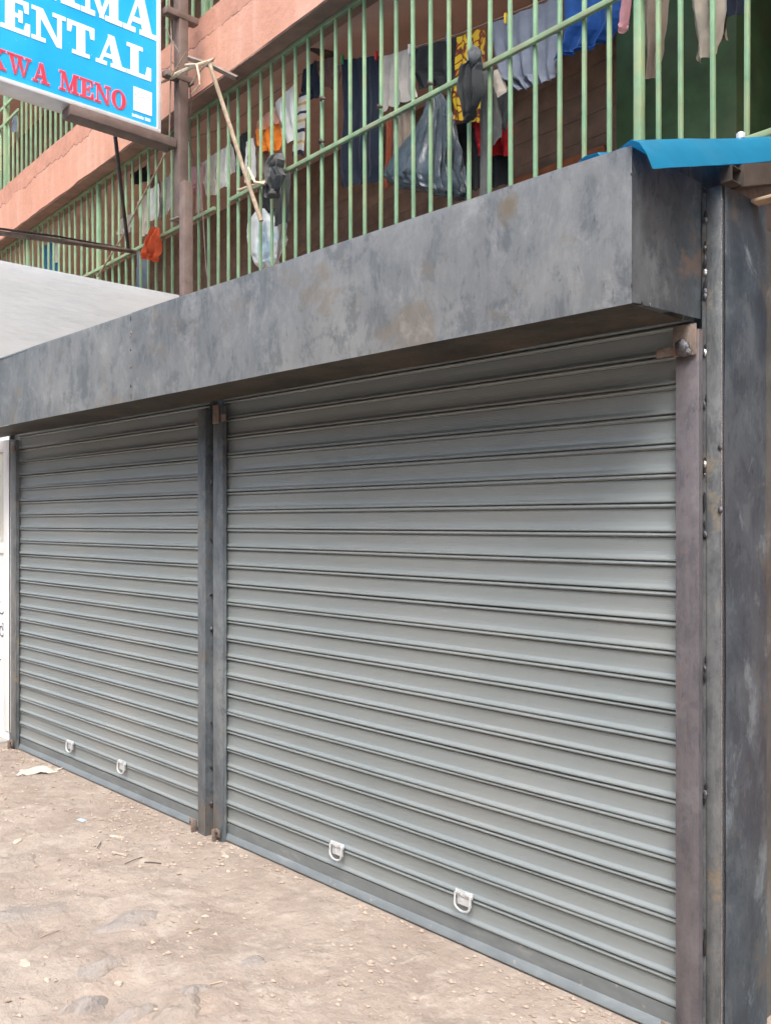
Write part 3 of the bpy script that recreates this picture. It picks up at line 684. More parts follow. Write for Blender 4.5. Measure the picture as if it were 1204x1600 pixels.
# ------------------------------------------------------------------ sign and its post
XSG = -5.30
sg = thing('sign_board', 'blue box sign with big white and smaller red serif lettering', 'sign', (-5.4, .6, 4.66))
MB().box((XSG-.20, -1.3, 4.70), (XSG-.003, 1.305, 6.2), .004).build('sign_box', M['signunder'], sg)
face = MB().box((XSG-.0028, -1.27, 4.712), (XSG, 1.300, 6.17), 0).build('face', M['signblue'], sg)
for a, b_ in (((XSG-.205, -1.33, 4.676), (XSG+.012, 1.334, 4.711)), ((XSG-.205, -1.33, 6.172), (XSG+.012, 1.334, 6.21)), ((XSG-.205, 1.3015, 4.7115), (XSG+.012, 1.336, 6.1715)), ((XSG-.205, -1.33, 4.7115), (XSG+.012, -1.275, 6.1715))):
    MB().box(a, b_, .003).build('frame', M['signframe'], sg)
GL = {
 'A': (.98, [[(.09,.05),(.19,.05),(.52,1),(.40,1)], [(.60,.05),(.86,.05),(.62,1),(.40,1)], [(.24,.27),(.70,.27),(.68,.37),(.27,.37)], [(0,0),(.33,0),(.33,.09),(0,.09)], [(.50,0),(.98,0),(.98,.09),(.50,.09)]]),
 'M': (1.16, [[(.13,.05),(.22,.05),(.22,.95),(.13,.95)], [(.82,.05),(1.04,.05),(1.04,.95),(.82,.95)], [(.10,1),(.36,1),(.64,.02),(.52,.02)], [(.84,1),(.98,1),(.62,.02),(.52,.02)], [(0,.91),(.30,.91),(.30,1),(0,1)], [(.86,.91),(1.16,.91),(1.16,1),(.86,1)], [(0,0),(.36,0),(.36,.09),(0,.09)], [(.70,0),(1.16,0),(1.16,.09),(.70,.09)]]),
 'E': (.84, [[(.13,.05),(.37,.05),(.37,.95),(.13,.95)], [(0,.90),(.78,.90),(.78,1),(0,1)], [(0,0),(.82,0),(.82,.10),(0,.10)], [(.36,.46),(.56,.46),(.56,.55),(.36,.55)], [(.52,.34),(.60,.34),(.60,.67),(.52,.67)], [(.66,.89),(.70,.68),(.78,.68),(.78,.91)], [(.66,.09),(.73,.34),(.82,.34),(.82,.09)]]),
 'N': (1.0, [[(.14,.05),(.23,.05),(.23,.95),(.14,.95)], [(.06,1),(.34,1),(.88,0),(.72,0)], [(.78,.02),(.88,.02),(.88,.95),(.78,.95)], [(0,.91),(.30,.91),(.30,1),(0,1)], [(0,0),(.38,0),(.38,.09),(0,.09)], [(.64,.91),(1,.91),(1,1),(.64,1)]]),
 'T': (.88, [[(.32,.05),(.56,.05),(.56,.95),(.32,.95)], [(.02,.90),(.86,.90),(.86,1),(.02,1)], [(.02,.66),(.10,.66),(.15,.91),(.02,.91)], [(.78,.66),(.86,.66),(.86,.91),(.73,.91)], [(.18,0),(.70,0),(.70,.09),(.18,.09)]]),
 'L': (.84, [[(.13,.05),(.37,.05),(.37,.95),(.13,.95)], [(0,.91),(.52,.91),(.52,1),(0,1)], [(0,0),(.82,0),(.82,.10),(0,.10)], [(.64,.09),(.72,.40),(.82,.40),(.82,.09)]]),
 'K': (.98, [[(.12,.05),(.34,.05),(.34,.95),(.12,.95)], [(.30,.42),(.40,.34),(.84,.95),(.72,.95)], [(.44,.58),(.60,.62),(.92,.05),(.66,.05)], [(0,.91),(.46,.91),(.46,1),(0,1)], [(0,0),(.46,0),(.46,.09),(0,.09)], [(.62,.91),(.96,.91),(.96,1),(.62,1)], [(.56,0),(.98,0),(.98,.09),(.56,.09)]]),
 'W': (1.34, [[(.10,.95),(.34,.95),(.50,0),(.38,0)], [(.42,0),(.50,0),(.74,.95),(.66,.95)], [(.54,.95),(.78,.95),(.96,0),(.84,0)], [(.88,0),(.96,0),(1.24,.95),(1.14,.95)], [(0,.91),(.44,.91),(.44,1),(0,1)], [(.46,.91),(.88,.91),(.88,1),(.46,1)], [(1.0,.91),(1.34,.91),(1.34,1),(1.0,1)]]),
 'O': (.92, [[(.46+.46*math.cos(a), .5+.52*math.sin(a)), (.46+.46*math.cos(a2), .5+.52*math.sin(a2)), (.46+.22*math.cos(a2), .5+.44*math.sin(a2)), (.46+.22*math.cos(a), .5+.44*math.sin(a))] for a, a2 in [(2*math.pi*k/24, 2*math.pi*(k+1)/24) for k in range(24)]]),
}
def word(txt, ya, yb, zb, h, mat, th=.0016, x=XSG, grow=0.0, space=.5):
    wtot = sum((GL[c][0] + .07) if c != ' ' else space for c in txt) - .07
    sc_ = (yb-ya)/wtot; y = ya
    for c in txt:
        if c == ' ': y += space*sc_; continue
        w_, polys = GL[c]; m_ = MB()
        for i, pg in enumerate(polys):
            t_ = th + (0 if c == 'O' else .00025*i)
            cxm = sum(p[0] for p in pg)/len(pg); czm = sum(p[1] for p in pg)/len(pg)
            pts = []
            for p in pg:
                dx, dz = p[0]-cxm, p[1]-czm
                pts.append((p[0] + (grow if dx > 0 else -grow), p[1] + (grow if dz > 0 else -grow)))
            if c == 'O' and grow: pts = [(.46+(p[0]-.46)*(1.09 if abs(p[0]-.46)+abs(p[1]-.5) > .44 else .8), .5+(p[1]-.5)*(1.07 if abs(p[0]-.46)+abs(p[1]-.5) > .44 else .92)) for p in pg]
            m_.prism([(y - 0 + p[0]*sc_, zb + p[1]*h) for p in pts], (x+.0004, 0, 0), (x+.0004+t_, 0, 0), ((0, 1, 0), (0, 0, 1)))
        m_.build('letter', mat, face, False)
        y += (w_+.07)*sc_
word('ENTAL', .053, 1.251, 5.077, .238, M['letterwhite'], grow=.022)
word('AMA', .36, 1.292, 5.425, .31, M['letterwhite'], grow=.022)
word('KWA MENO', -.045, 1.028, 4.764, .145, M['letterpink'], .0010, XSG, .035)
word('KWA MENO', -.045, 1.028, 4.764, .145, M['letterred'], .0010, XSG+.0032)
pn = MB().box((XSG+.0005, 1.095, 4.795), (XSG+.003, 1.258, 4.985), 0).build('picture_panel', M['letterwhite'], face)
tb = MB(); 
tb.tube([(XSG+.0035, 1.176+.045*math.cos(a)*(1+.12*math.cos(2*a)), 4.868+.055*math.sin(a)) for a in [math.pi*(-.25+1.5*k/20) for k in range(21)]], .0013, 5)
tb.build('tooth_outline', simple('faint_grey_print', (.25,.28,.3), .6, 0, .03, 10, 0), pn)
wv_ = MB()
for k in range(9):
    a_ = math.pi*(.78-.56*k/8); cy_, cz_ = 1.178+.085*math.cos(a_), 4.872+.082*math.sin(a_)
    wv_.tube([(XSG+.0035, cy_-.004, cz_+.005), (XSG+.0035, cy_-.001, cz_-.005), (XSG+.0035, cy_+.004, cz_+.004)], .0016, 4)
wv_.build('arched_print', M['ink'], pn)
sm = MB(); yy = 1.083
for k in range(13):
    w_ = rnd.choice((.009, .011, .007))
    if k not in (8,): sm.box((XSG+.0005, yy, 4.742), (XSG+.002, yy+w_, 4.742+rnd.choice((.022, .026))))
    yy += w_+.0035
sm.build('small_print', M['letterwhite'], face)
sp_ = thing('sign_post', 'rusty brown square tube post with arms carrying the blue sign', 'post', (-5.29, 1.53, 2.2))
MB().box((-5.335, 1.48, 4.02), (-5.245, 1.565, 7.2), .006).build('tube', M['browntube'], sp_)
MB().box((-5.243, 1.475, 2.1), (-5.165, 1.56, 4.30), .006).build('tube', M['browntube'], sp_)
MB().box((-5.36, 1.455, 4.005), (-5.235, 1.585, 4.018), .002).build('plate', M['pipe'], sp_)
for z, y0, y1, w_ in ((4.592, .56, 1.468, .075), (5.15, 1.36, 1.62, .05), (5.66, 1.36, 1.66, .055)):
    MB().box((-5.42 if w_ > .07 else -5.32, y0, z), (-5.27 if w_ > .07 else -5.24, y1, z+w_), .004).build('arm', M['browntube'], sp_)

# ------------------------------------------------------------------ poles, sticks, cables on the balcony front
def stick(name, label, cat, pts, r, mat, group=None, seg=8):
    o = MB().tube(pts, r, seg).build(name, mat); return tag(o, label, cat, group)
stick('wooden_pole', 'thin bleached wooden pole leaning against the green bars', 'pole', [(-4.860, 1.518, 5.157), (-4.710, 1.629, 4.599), (-4.662, 1.736, 4.244), (-4.566, 1.810, 3.897)], [.016, .018, .017, .019], M['wood'])
stick('split_branch', 'split pale branch tied across the sign post', 'branch', [(-5.463, 1.438, 5.182), (-5.233, 1.423, 5.155), (-4.965, 1.425, 5.132), (-4.720, 1.469, 5.115)], [.008, .020, .016, .012], M['woodpale'])
stick('bent_twig', 'bent thin twig drooping from the split branch', 'twig', [(-5.035, 1.410, 5.168), (-4.855, 1.398, 5.104), (-4.814, 1.395, 4.998), (-4.804, 1.395, 4.929), (-4.975, 1.426, 4.922)], [.010, .009, .008, .006, .004], M['woodpale'])
stick('thin_twig', 'short dark twig poking up beside the split branch', 'twig', [(-5.221, 1.392, 5.140), (-5.077, 1.382, 5.194), (-4.969, 1.375, 5.234)], [.006, .006, .004], M['wood'])
stick('long_dark_twig', 'long dark twig slanting below the split branch', 'twig', [(-5.033, 1.450, 5.021), (-4.813, 1.435, 5.081), (-4.632, 1.423, 5.082)], [.006, .006, .005], M['wood'])
stick('timber_strut', 'dark timber strut from the split branch to the orange slab', 'timber', [(-5.084, 1.463, 5.260), (-4.933, 1.583, 5.185), (-4.777, 1.724, 5.075)], [.022, .022, .022], M['pipe'], seg=4)
stick('timber_bracket', 'dark ragged timber bracket inside the balcony above the dusty pink cloth', 'timber', [(-4.312, 1.913, 5.275), (-4.213, 2.057, 5.229), (-4.166, 2.214, 5.197)], [.030, .036, .05], M['wooddark'], seg=5)
stick('iron_bar', 'dark iron bar hanging from under the sign to the rail', 'bar', [(-5.942, 1.269, 4.834), (-6.358, 1.547, 4.526), (-6.959, 1.937, 4.195)], .017, M['iron'])
stick('long_pipe', 'long brown pipe sticking out from the rail at far left', 'pipe', [(-6.200, 0.235, 3.852), (-6.350, 0.939, 3.951), (-6.869, 1.951, 4.173)], .022, M['pipe'])
stick('thin_rod', 'thin dark rod lying on the long brown pipe', 'pipe', [(-6.180, 0.228, 3.881), (-6.320, 0.926, 3.980), (-7.124, 1.948, 4.265)], .010, M['iron'])
stick('bamboo_lath', 'pale thin lath slanting behind the iron bar towards the white wall', 'lath', [(-7.802, 2.023, 4.121), (-7.190, 1.982, 4.384), (-6.209, 1.908, 4.934)], .009, M['wood'])
stick('hanging_cable', 'thin cable hanging past the edge of the sign', 'cable', [(-5.324, 1.429, 5.864), (-5.278, 1.426, 5.476), (-5.301, 1.427, 5.011), (-5.324, 1.429, 4.571)], .006, M['cable'])
stick('loose_cable', 'loose cable dropping beside the post in front of the bars', 'cable', [(-5.361, 1.652, 5.195), (-5.338, 1.650, 5.041), (-5.449, 1.688, 4.789), (-5.547, 1.824, 4.596), (-5.468, 1.839, 4.256), (-5.436, 1.857, 3.699), (-5.364, 1.862, 3.410)], .005, M['cable'])
stick('crossing_cable', 'cable crossing behind the sign edge up to the post', 'cable', [(-5.198, 1.320, 5.500), (-5.183, 1.369, 5.409), (-5.144, 1.417, 5.308)], .006, M['cable'])
for i, pts in enumerate((([(-4.712, 1.789, 4.354), (-4.584, 1.761, 4.199), (-4.465, 1.773, 4.155)]), ([(-4.902, 1.822, 4.232), (-4.673, 1.787, 4.199), (-4.458, 1.793, 4.178)]))):
    stick('tied_twig', ('pale twig end tied round the wooden pole at the rail', 'pale crosswise twig under the wooden pole at the rail')[i], 'twig', pts, .010, M['woodpale'])

# ------------------------------------------------------------------ laundry and bags
def cloth(name, label, cat, rows, mat, folds=3.0, amp=.018, seed=0, n=20, sub=6, th=.004, group='laundry on the balcony', bulge=0.0):
    """rows: (left point, right point) from top to bottom, each already at its place on the balcony"""
    R_ = [(Vector(a), Vector(b)) for a, b in rows]; bm_ = bmesh.new(); uvl = bm_.loops.layers.uv.new('UVMap')
    fine = []; tot = (len(R_)-1)*sub
    for i in range(len(R_)-1):
        for k in range(sub + (1 if i == len(R_)-2 else 0)):
            t = k/sub; fine.append((R_[i][0].lerp(R_[i+1][0], t), R_[i][1].lerp(R_[i+1][1], t)))
    o0 = sum((a+b for a, b in fine), Vector())/(2*len(fine)); o0.z = min(min(a.z, b.z) for a, b in fine)
    ph = seed*1.7; g_ = []
    for j, (a, b) in enumerate(fine):
        tv = j/tot; row = []
        for i in range(n+1):
            s_ = i/n; p = a.lerp(b, s_)
            w_ = .25 + .75*min(1, tv*1.8)
            off = amp*w_*(math.sin(2*math.pi*folds*s_ + ph + 1.3*math.sin(3*tv+ph)) + .8*fbm((s_*4+seed, tv*3, seed), 1.0, 3))
            off -= bulge*math.sin(math.pi*s_)*math.sin(math.pi*min(1, .15+tv*.85))
            edge = .006*fbm((s_*5, seed, tv*9), 1.5, 2)
            row.append(bm_.verts.new(p + BN*off + Vector((0, 0, edge + .010*tv*math.sin(2*math.pi*folds*s_+ph))) + BU*(.010*fbm((tv*6, seed+9, s_*3), 1.2, 2)) - o0))
        g_.append(row)
    for j in range(tot):
        for i in range(n):
            f_ = bm_.faces.new((g_[j][i], g_[j][i+1], g_[j+1][i+1], g_[j+1][i]))
            for lp, (ii, jj) in zip(f_.loops, ((i, j), (i+1, j), (i+1, j+1), (i, j+1))): lp[uvl].uv = (ii/n, 1-jj/tot)
    bmesh.ops.solidify(bm_, geom=list(bm_.faces), thickness=th)
    m_ = MB(); m_.bm.free(); m_.bm = bm_
    o = m_.build(name, mat, None, True, o0); return tag(o, label, cat, group)

# first the lines they hang on
def line(label, pts, r=.004): return stick('clothes_line', label, 'line', pts, r, M['cable'], 'clothes lines')
line('clothes line carrying the dark trousers and pale tee', [(-6.987, 2.229, 5.300), (-5.579, 2.136, 5.044), (-4.373, 2.057, 5.080), (-3.339, 1.989, 4.815), (-2.565, 1.938, 4.662), (-1.729, 1.883, 4.556), (-1.211, 1.849, 4.491)])
line('clothes line high at the right carrying the pale trousers', [(-1.756, 1.921, 4.798), (-0.927, 1.866, 4.537), (-0.334, 1.827, 4.361)])
L_ = 4.38
cloth('towel', 'pink towel with dark bands right of the brown post', 'towel', [((-6.176, 2.085, 4.817), (-5.940, 2.070, 4.794)), ((-6.176, 2.085, 4.540), (-5.964, 2.071, 4.542))], F['towel'], 2, .01, 1)
cloth('scarf', 'narrow pink scarf hanging below the pink towel', 'scarf', [((-5.888, 2.051, 4.752), (-5.769, 2.043, 4.739)), ((-5.913, 2.053, 4.583), (-5.805, 2.046, 4.564)), ((-5.913, 2.053, 4.348), (-5.793, 2.045, 4.328))], F['pink'], 1, .008, 2, 8)
cloth('shirt', 'cream wrinkled shirt right of the pink scarf', 'shirt', [((-5.835, 2.065, 4.787), (-5.567, 2.047, 4.786)), ((-5.811, 2.063, 4.628), (-5.567, 2.047, 4.581)), ((-5.752, 2.059, 4.472), (-5.521, 2.044, 4.420))], F['cream'], 3, .016, 3)
cloth('shirt', 'white shirt left of the leaning wooden pole', 'shirt', [((-5.574, 2.038, 4.786), (-5.308, 2.021, 4.793)), ((-5.574, 2.038, 4.615), (-5.329, 2.022, 4.588)), ((-5.529, 2.035, 4.454), (-5.351, 2.024, 4.438))], F['white'], 3, .016, 4)
cloth('jacket', 'black jacket behind the wooden pole', 'jacket', [((-5.311, 2.036, 4.809), (-4.996, 2.015, 4.827)), ((-5.289, 2.035, 4.647), (-4.955, 2.013, 4.599)), ((-5.246, 2.032, 4.457), (-4.935, 2.011, 4.454))], F['black'], 2, .02, 5)
cloth('vest', 'small white vest between black jacket and orange top', 'vest', [((-5.049, 2.001, 4.721), (-4.927, 1.993, 4.725)), ((-5.070, 2.002, 4.575), (-4.887, 1.990, 4.541)), ((-5.049, 2.001, 4.385), (-4.867, 1.989, 4.376))], F['white'], 2, .012, 6, 10)
cloth('top', 'peach top draped over the line above the orange cloth', 'top', [((-4.863, 1.986, 4.830), (-4.611, 1.969, 4.871)), ((-4.896, 1.984, 4.745), (-4.531, 1.960, 4.718))], F['peach'], 2, .012, 7)
cloth('orange_cloth', 'bright orange cloth hanging under the peach top', 'cloth', [((-4.907, 1.992, 4.772), (-4.541, 1.968, 4.734)), ((-4.907, 1.992, 4.654), (-4.522, 1.966, 4.604)), ((-4.828, 1.986, 4.566), (-4.541, 1.968, 4.487))], F['orange'], 3, .02, 8)
cloth('tee_shirt', 'pale grey tee shirt right of the orange cloth', 'shirt', [((-4.604, 1.977, 4.902), (-4.330, 1.959, 4.956)), ((-4.567, 1.974, 4.754), (-4.295, 1.956, 4.713)), ((-4.438, 1.966, 4.518), (-4.259, 1.954, 4.501))], F['white'], 2, .016, 9)
cloth('striped_sweater', 'white knitted garment with navy and yellow stripes', 'sweater', [((-4.240, 1.933, 4.827), (-4.111, 1.924, 4.820)), ((-4.267, 1.934, 4.627), (-4.128, 1.925, 4.601)), ((-4.320, 1.938, 4.384), (-4.163, 1.928, 4.336))], F['stripe'], 1, .012, 10, 12)
cloth('navy_blouse', 'navy blouse hanging above the striped garment', 'top', [((-4.288, 2.015, 5.071), (-4.116, 2.004, 5.075)), ((-4.341, 2.019, 4.929), (-4.082, 2.001, 4.875)), ((-4.236, 2.012, 4.811), (-4.099, 2.003, 4.782))], F['navy'], 2, .02, 11)
cloth('dusty_cloth', 'dusty pink crumpled cloth under the dark timber bracket', 'cloth', [((-4.152, 2.033, 5.088), (-3.919, 2.018, 5.038)), ((-4.118, 2.031, 4.956), (-3.855, 2.014, 4.897)), ((-4.101, 2.030, 4.861), (-3.887, 2.016, 4.793))], F['dusty'], 2, .025, 12)
cloth('trousers', 'long black trousers in the middle of the clothes line', 'trousers', [((-3.820, 2.002, 4.967), (-3.376, 1.973, 4.832)), ((-3.812, 2.002, 4.552), (-3.376, 1.973, 4.449)), ((-3.844, 2.004, 4.168), (-3.376, 1.973, 4.057)), ((-3.796, 2.001, 4.011), (-3.390, 1.974, 3.933))], F['navy'], 4, .022, 13, 26)
cloth('tee_shirt', 'off white tee shirt right of the black trousers', 'shirt', [((-3.343, 1.980, 4.813), (-3.015, 1.958, 4.747)), ((-3.343, 1.980, 4.641), (-3.028, 1.959, 4.586)), ((-3.343, 1.980, 4.431), (-2.976, 1.956, 4.401))], F['tee'], 3, .018, 14)
cloth('tee_shirt', 'black tee shirt left of the yellow patterned cloth', 'shirt', [((-2.983, 1.938, 4.719), (-2.563, 1.911, 4.635)), ((-3.049, 1.943, 4.596), (-2.563, 1.911, 4.470)), ((-2.996, 1.939, 4.550), (-2.575, 1.911, 4.376)), ((-2.944, 1.936, 4.427), (-2.563, 1.911, 4.338))], F['black'], 3, .018, 15)
cloth('brown_cloth', 'brown cloth hanging low left of the black plastic bag', 'cloth', [((-3.295, 2.022, 4.483), (-3.076, 2.007, 4.451)), ((-3.309, 2.023, 4.215), (-3.090, 2.008, 4.190)), ((-3.337, 2.025, 3.969), (-3.143, 2.012, 3.957))], F['beige'], 2, .018, 16)
cloth('rust_scarf', 'thin rust red scarf beside the black trousers', 'scarf', [((-3.318, 1.987, 4.389), (-3.255, 1.983, 4.377)), ((-3.325, 1.988, 4.119), (-3.262, 1.984, 4.109)), ((-3.332, 1.988, 3.876), (-3.241, 1.982, 3.869))], F['rust'], 1, .012, 17, 8)
cloth('patterned_cloth', 'yellow printed cloth with dark red pattern', 'cloth', [((-2.562, 1.898, 4.622), (-2.302, 1.880, 4.588)), ((-2.574, 1.898, 4.412), (-2.313, 1.881, 4.353)), ((-2.610, 1.901, 4.260), (-2.335, 1.883, 4.202)), ((-2.610, 1.901, 4.111), (-2.346, 1.883, 4.006))], F['yellow'], 3, .014, 18)
cloth('bed_sheet', 'large grey blue sheet right of the yellow cloth', 'sheet', [((-2.308, 1.912, 4.610), (-1.760, 1.876, 4.544)), ((-2.275, 1.910, 4.389), (-1.769, 1.876, 4.326)), ((-2.232, 1.907, 4.246), (-1.778, 1.877, 4.130)), ((-2.085, 1.897, 4.106), (-1.788, 1.878, 4.074))], F['greyblue'], 5, .022, 19, 30)
cloth('blue_sheet', 'royal blue sheet beside the thick green post', 'sheet', [((-1.702, 1.845, 4.559), (-1.285, 1.818, 4.493)), ((-1.702, 1.845, 4.340), (-1.302, 1.819, 4.236)), ((-1.786, 1.851, 4.197), (-1.385, 1.824, 4.146)), ((-1.786, 1.851, 4.175), (-1.410, 1.826, 4.121))], F['blue'], 3, .03, 20, 30)
cloth('pink_sleeve', 'pink sleeve hanging just left of the thick green post', 'garment', [((-1.282, 1.799, 4.433), (-1.217, 1.795, 4.423)), ((-1.306, 1.801, 4.190), (-1.241, 1.797, 4.163)), ((-1.302, 1.801, 4.133), (-1.241, 1.797, 4.122))], F['pink'], 1, .02, 21, 8)
cloth('trousers', 'beige trousers right of the thick green post', 'trousers', [((-1.217, 1.858, 4.600), (-1.001, 1.844, 4.528)), ((-1.201, 1.857, 4.183), (-1.053, 1.847, 4.121)), ((-1.193, 1.857, 3.866), (-1.122, 1.852, 3.847))], F['beige'], 2, .022, 22)
cloth('trousers', 'cream trousers with rolled hems at upper right', 'trousers', [((-0.929, 1.803, 4.509), (-0.698, 1.788, 4.426)), ((-0.900, 1.801, 4.140), (-0.711, 1.789, 4.070)), ((-0.871, 1.799, 3.934), (-0.731, 1.790, 3.903)), ((-0.867, 1.799, 3.811), (-0.752, 1.792, 3.804))], F['ecru'], 2, .024, 23)
cloth('navy_shorts', 'navy shorts at upper right between cream trousers and bars', 'shorts', [((-0.752, 1.846, 4.287), (-0.624, 1.837, 4.246)), ((-0.745, 1.845, 4.011), (-0.631, 1.838, 3.975))], F['navy'], 2, .016, 24)
cloth('brown_hem', 'small brown cloth edge behind the cream trousers', 'cloth', [((-0.782, 1.866, 4.053), (-0.734, 1.862, 4.045)), ((-0.782, 1.866, 3.912), (-0.727, 1.862, 3.902))], F['beige'], 1, .016, 25, 8)
cloth('red_cloth', 'red cloth hanging below the yellow printed cloth', 'cloth', [((-2.489, 1.951, 4.113), (-2.159, 1.929, 4.079)), ((-2.478, 1.950, 3.978), (-2.149, 1.928, 3.934)), ((-2.432, 1.947, 3.833), (-2.159, 1.929, 3.757))], F['red'], 3, .025, 26)
cloth('black_skirt', 'black cloth hanging low behind the grey rag', 'cloth', [((-2.709, 2.010, 4.134), (-2.176, 1.975, 4.036)), ((-2.709, 2.010, 3.693), (-2.219, 1.978, 3.597))], F['black'], 3, .02, 27)
cloth('white_sleeve', 'dirty white sleeve between grey rag and blue sheet', 'garment', [((-2.227, 1.852, 4.266), (-2.185, 1.850, 4.273)), ((-2.238, 1.853, 4.120), (-2.122, 1.846, 4.141)), ((-2.217, 1.852, 4.058), (-2.106, 1.844, 4.089))], F['cream'], 1, .012, 28, 8)
cloth('grey_sleeve', 'charcoal cuff below the dirty white sleeve', 'garment', [((-2.198, 1.842, 4.088), (-2.093, 1.835, 4.097)), ((-2.188, 1.841, 3.990), (-2.078, 1.834, 3.984)), ((-2.125, 1.837, 3.868), (-2.104, 1.835, 3.885))], F['darkgrey'], 1, .012, 29, 8)
for (nm, lb, ct, rows, mat, sd) in (
    ('white_blouse', 'white blouse partly behind the cream wrinkled shirt', 'blouse', [((-5.763, 2.080, 4.817), (-5.510, 2.063, 4.808)), ((-5.787, 2.081, 4.603), (-5.510, 2.063, 4.593)), ((-5.739, 2.078, 4.497), (-5.533, 2.065, 4.485))], F['white'], 71),
    ('grey_vest', 'pale grey vest hanging between the pole and the black jacket', 'vest', [((-5.425, 2.047, 4.790), (-5.251, 2.035, 4.791)), ((-5.425, 2.047, 4.542), (-5.251, 2.035, 4.536))], F['tee'], 72),
    ('dark_shirt', 'dark shirt under the peach top', 'shirt', [((-4.933, 2.036, 4.621), (-4.756, 2.025, 4.587)), ((-4.933, 2.036, 4.428), (-4.775, 2.026, 4.413))], F['beige'], 73),
    ('pale_skirt', 'pale skirt between orange cloth and grey tee shirt', 'skirt', [((-4.701, 2.010, 4.881), (-4.532, 1.999, 4.916)), ((-4.682, 2.009, 4.697), (-4.495, 1.997, 4.687)), ((-4.644, 2.006, 4.601), (-4.476, 1.995, 4.578))], F['cream'], 74),
    ('white_towel', 'white towel left of the brown post beside the pale grey shirt', 'towel', [((-6.847, 2.107, 4.818), (-6.651, 2.094, 4.825)), ((-6.847, 2.107, 4.499), (-6.651, 2.094, 4.500))], F['white'], 76)):
    cloth(nm, lb, ct, rows, mat, 2, .016, sd, 12)
# rags tied to the front of the rail
cloth('grey_rag', 'charcoal rag knotted round the rail in front of the yellow cloth', 'rag', [((-2.249, 1.657, 4.338), (-2.158, 1.651, 4.287)), ((-2.204, 1.634, 4.260), (-2.130, 1.630, 4.209)), ((-2.280, 1.629, 4.240), (-2.131, 1.620, 4.160)), ((-2.313, 1.632, 4.113), (-2.121, 1.619, 4.051)), ((-2.280, 1.629, 3.956), (-2.173, 1.622, 3.957)), ((-2.263, 1.638, 3.906), (-2.214, 1.635, 3.906))], F['darkgrey'], 3, .032, 30, 24, 5, .006, None, .012)
cloth('grey_rag', 'long narrow grey rag trailing down from the knotted charcoal rag', 'rag', [((-2.256, 1.778, 4.313), (-2.150, 1.771, 4.265)), ((-2.267, 1.779, 4.106), (-2.171, 1.773, 4.072)), ((-2.278, 1.780, 3.797), (-2.192, 1.774, 3.770)), ((-2.289, 1.780, 3.479), (-2.213, 1.775, 3.482))], F['grey'], 1, .012, 31, 8)
cloth('grey_rag', 'square grey rag hanging beside the long narrow one', 'rag', [((-2.198, 1.804, 4.208), (-2.155, 1.802, 4.076)), ((-2.208, 1.805, 3.978), (-2.113, 1.799, 3.908)), ((-2.208, 1.805, 3.792), (-2.103, 1.798, 3.820))], F['grey'], 1, .012, 32, 8)
lumpk = bmesh.new(); bmesh.ops.create_icosphere(lumpk, subdivisions=3, radius=.05)
for v_ in lumpk.verts: v_.co = Vector((v_.co.x*.9, v_.co.y*.7, v_.co.z*1.2))*(1+.5*fbm((v_.co.x*20, v_.co.y*20, v_.co.z*20), 1.0, 3))
mk_ = MB(); mk_.bm.free(); mk_.bm = lumpk; mk_.build('knot', F['darkgrey'], bpy.data.objects['grey_rag'], True, (-2.178, 1.623, 4.269))
cloth('orange_rag', 'faded orange rag folded over the rail left of the brown post', 'rag', [((-6.455, 1.914, 4.314), (-6.294, 1.903, 4.262)), ((-6.572, 1.912, 4.255), (-6.274, 1.892, 4.160)), ((-6.684, 1.919, 4.133), (-6.287, 1.893, 4.031)), ((-6.712, 1.921, 4.077), (-6.327, 1.896, 3.956))], F['redorange'], 3, .028, 33, 20, 5, .006, None, .008)
cloth('jeans', 'faded jeans hanging below the orange rag', 'jeans', [((-7.272, 2.198, 4.316), (-7.004, 2.181, 4.255)), ((-7.303, 2.200, 4.137), (-7.033, 2.183, 4.079)), ((-7.333, 2.202, 3.943), (-7.063, 2.184, 3.890))], F['denim'], 2, .016, 34, 10)
cloth('shorts_leg', 'dark inner leg of shorts dangling left of the grey ones', 'shorts', [((-4.380, 1.747, 4.250), (-4.272, 1.740, 4.238)), ((-4.329, 1.734, 4.144), (-4.205, 1.726, 4.137)), ((-4.344, 1.745, 4.052), (-4.237, 1.738, 4.042))], F['darkgrey'], 2, .02, 61, 12, 5, .006, None)
cloth('grey_jeans', 'grey inside out shorts slung over the rail beside the wooden pole', 'shorts', [((-4.349, 1.786, 4.360), (-4.242, 1.778, 4.337)), ((-4.410, 1.769, 4.344), (-4.196, 1.755, 4.259)), ((-4.447, 1.772, 4.275), (-4.248, 1.759, 4.216)), ((-4.437, 1.771, 4.182), (-4.231, 1.758, 4.162)), ((-4.401, 1.769, 4.132), (-4.301, 1.762, 4.094)), ((-4.447, 1.772, 4.075), (-4.284, 1.761, 4.020)), ((-4.425, 1.780, 4.037), (-4.352, 1.776, 4.012))], F['grey'], 3, .04, 35, 24, 6, .008, None, .01)
cloth('grey_towel', 'grey towel hanging behind the inside out shorts', 'towel', [((-4.528, 1.958, 4.347), (-4.364, 1.947, 4.319)), ((-4.565, 1.960, 4.162), (-4.355, 1.946, 4.125)), ((-4.584, 1.961, 3.899), (-4.364, 1.947, 3.885))], F['grey'], 3, .014, 36, 14)
cloth('hanging_rag', 'dark rag behind the foot of the wooden pole', 'rag', [((-4.884, 2.001, 4.298), (-4.766, 1.993, 4.286)), ((-4.864, 2.000, 4.154), (-4.670, 1.987, 4.082)), ((-4.845, 1.999, 4.064), (-4.613, 1.983, 4.025))], F['black'], 1, .016, 37, 8)
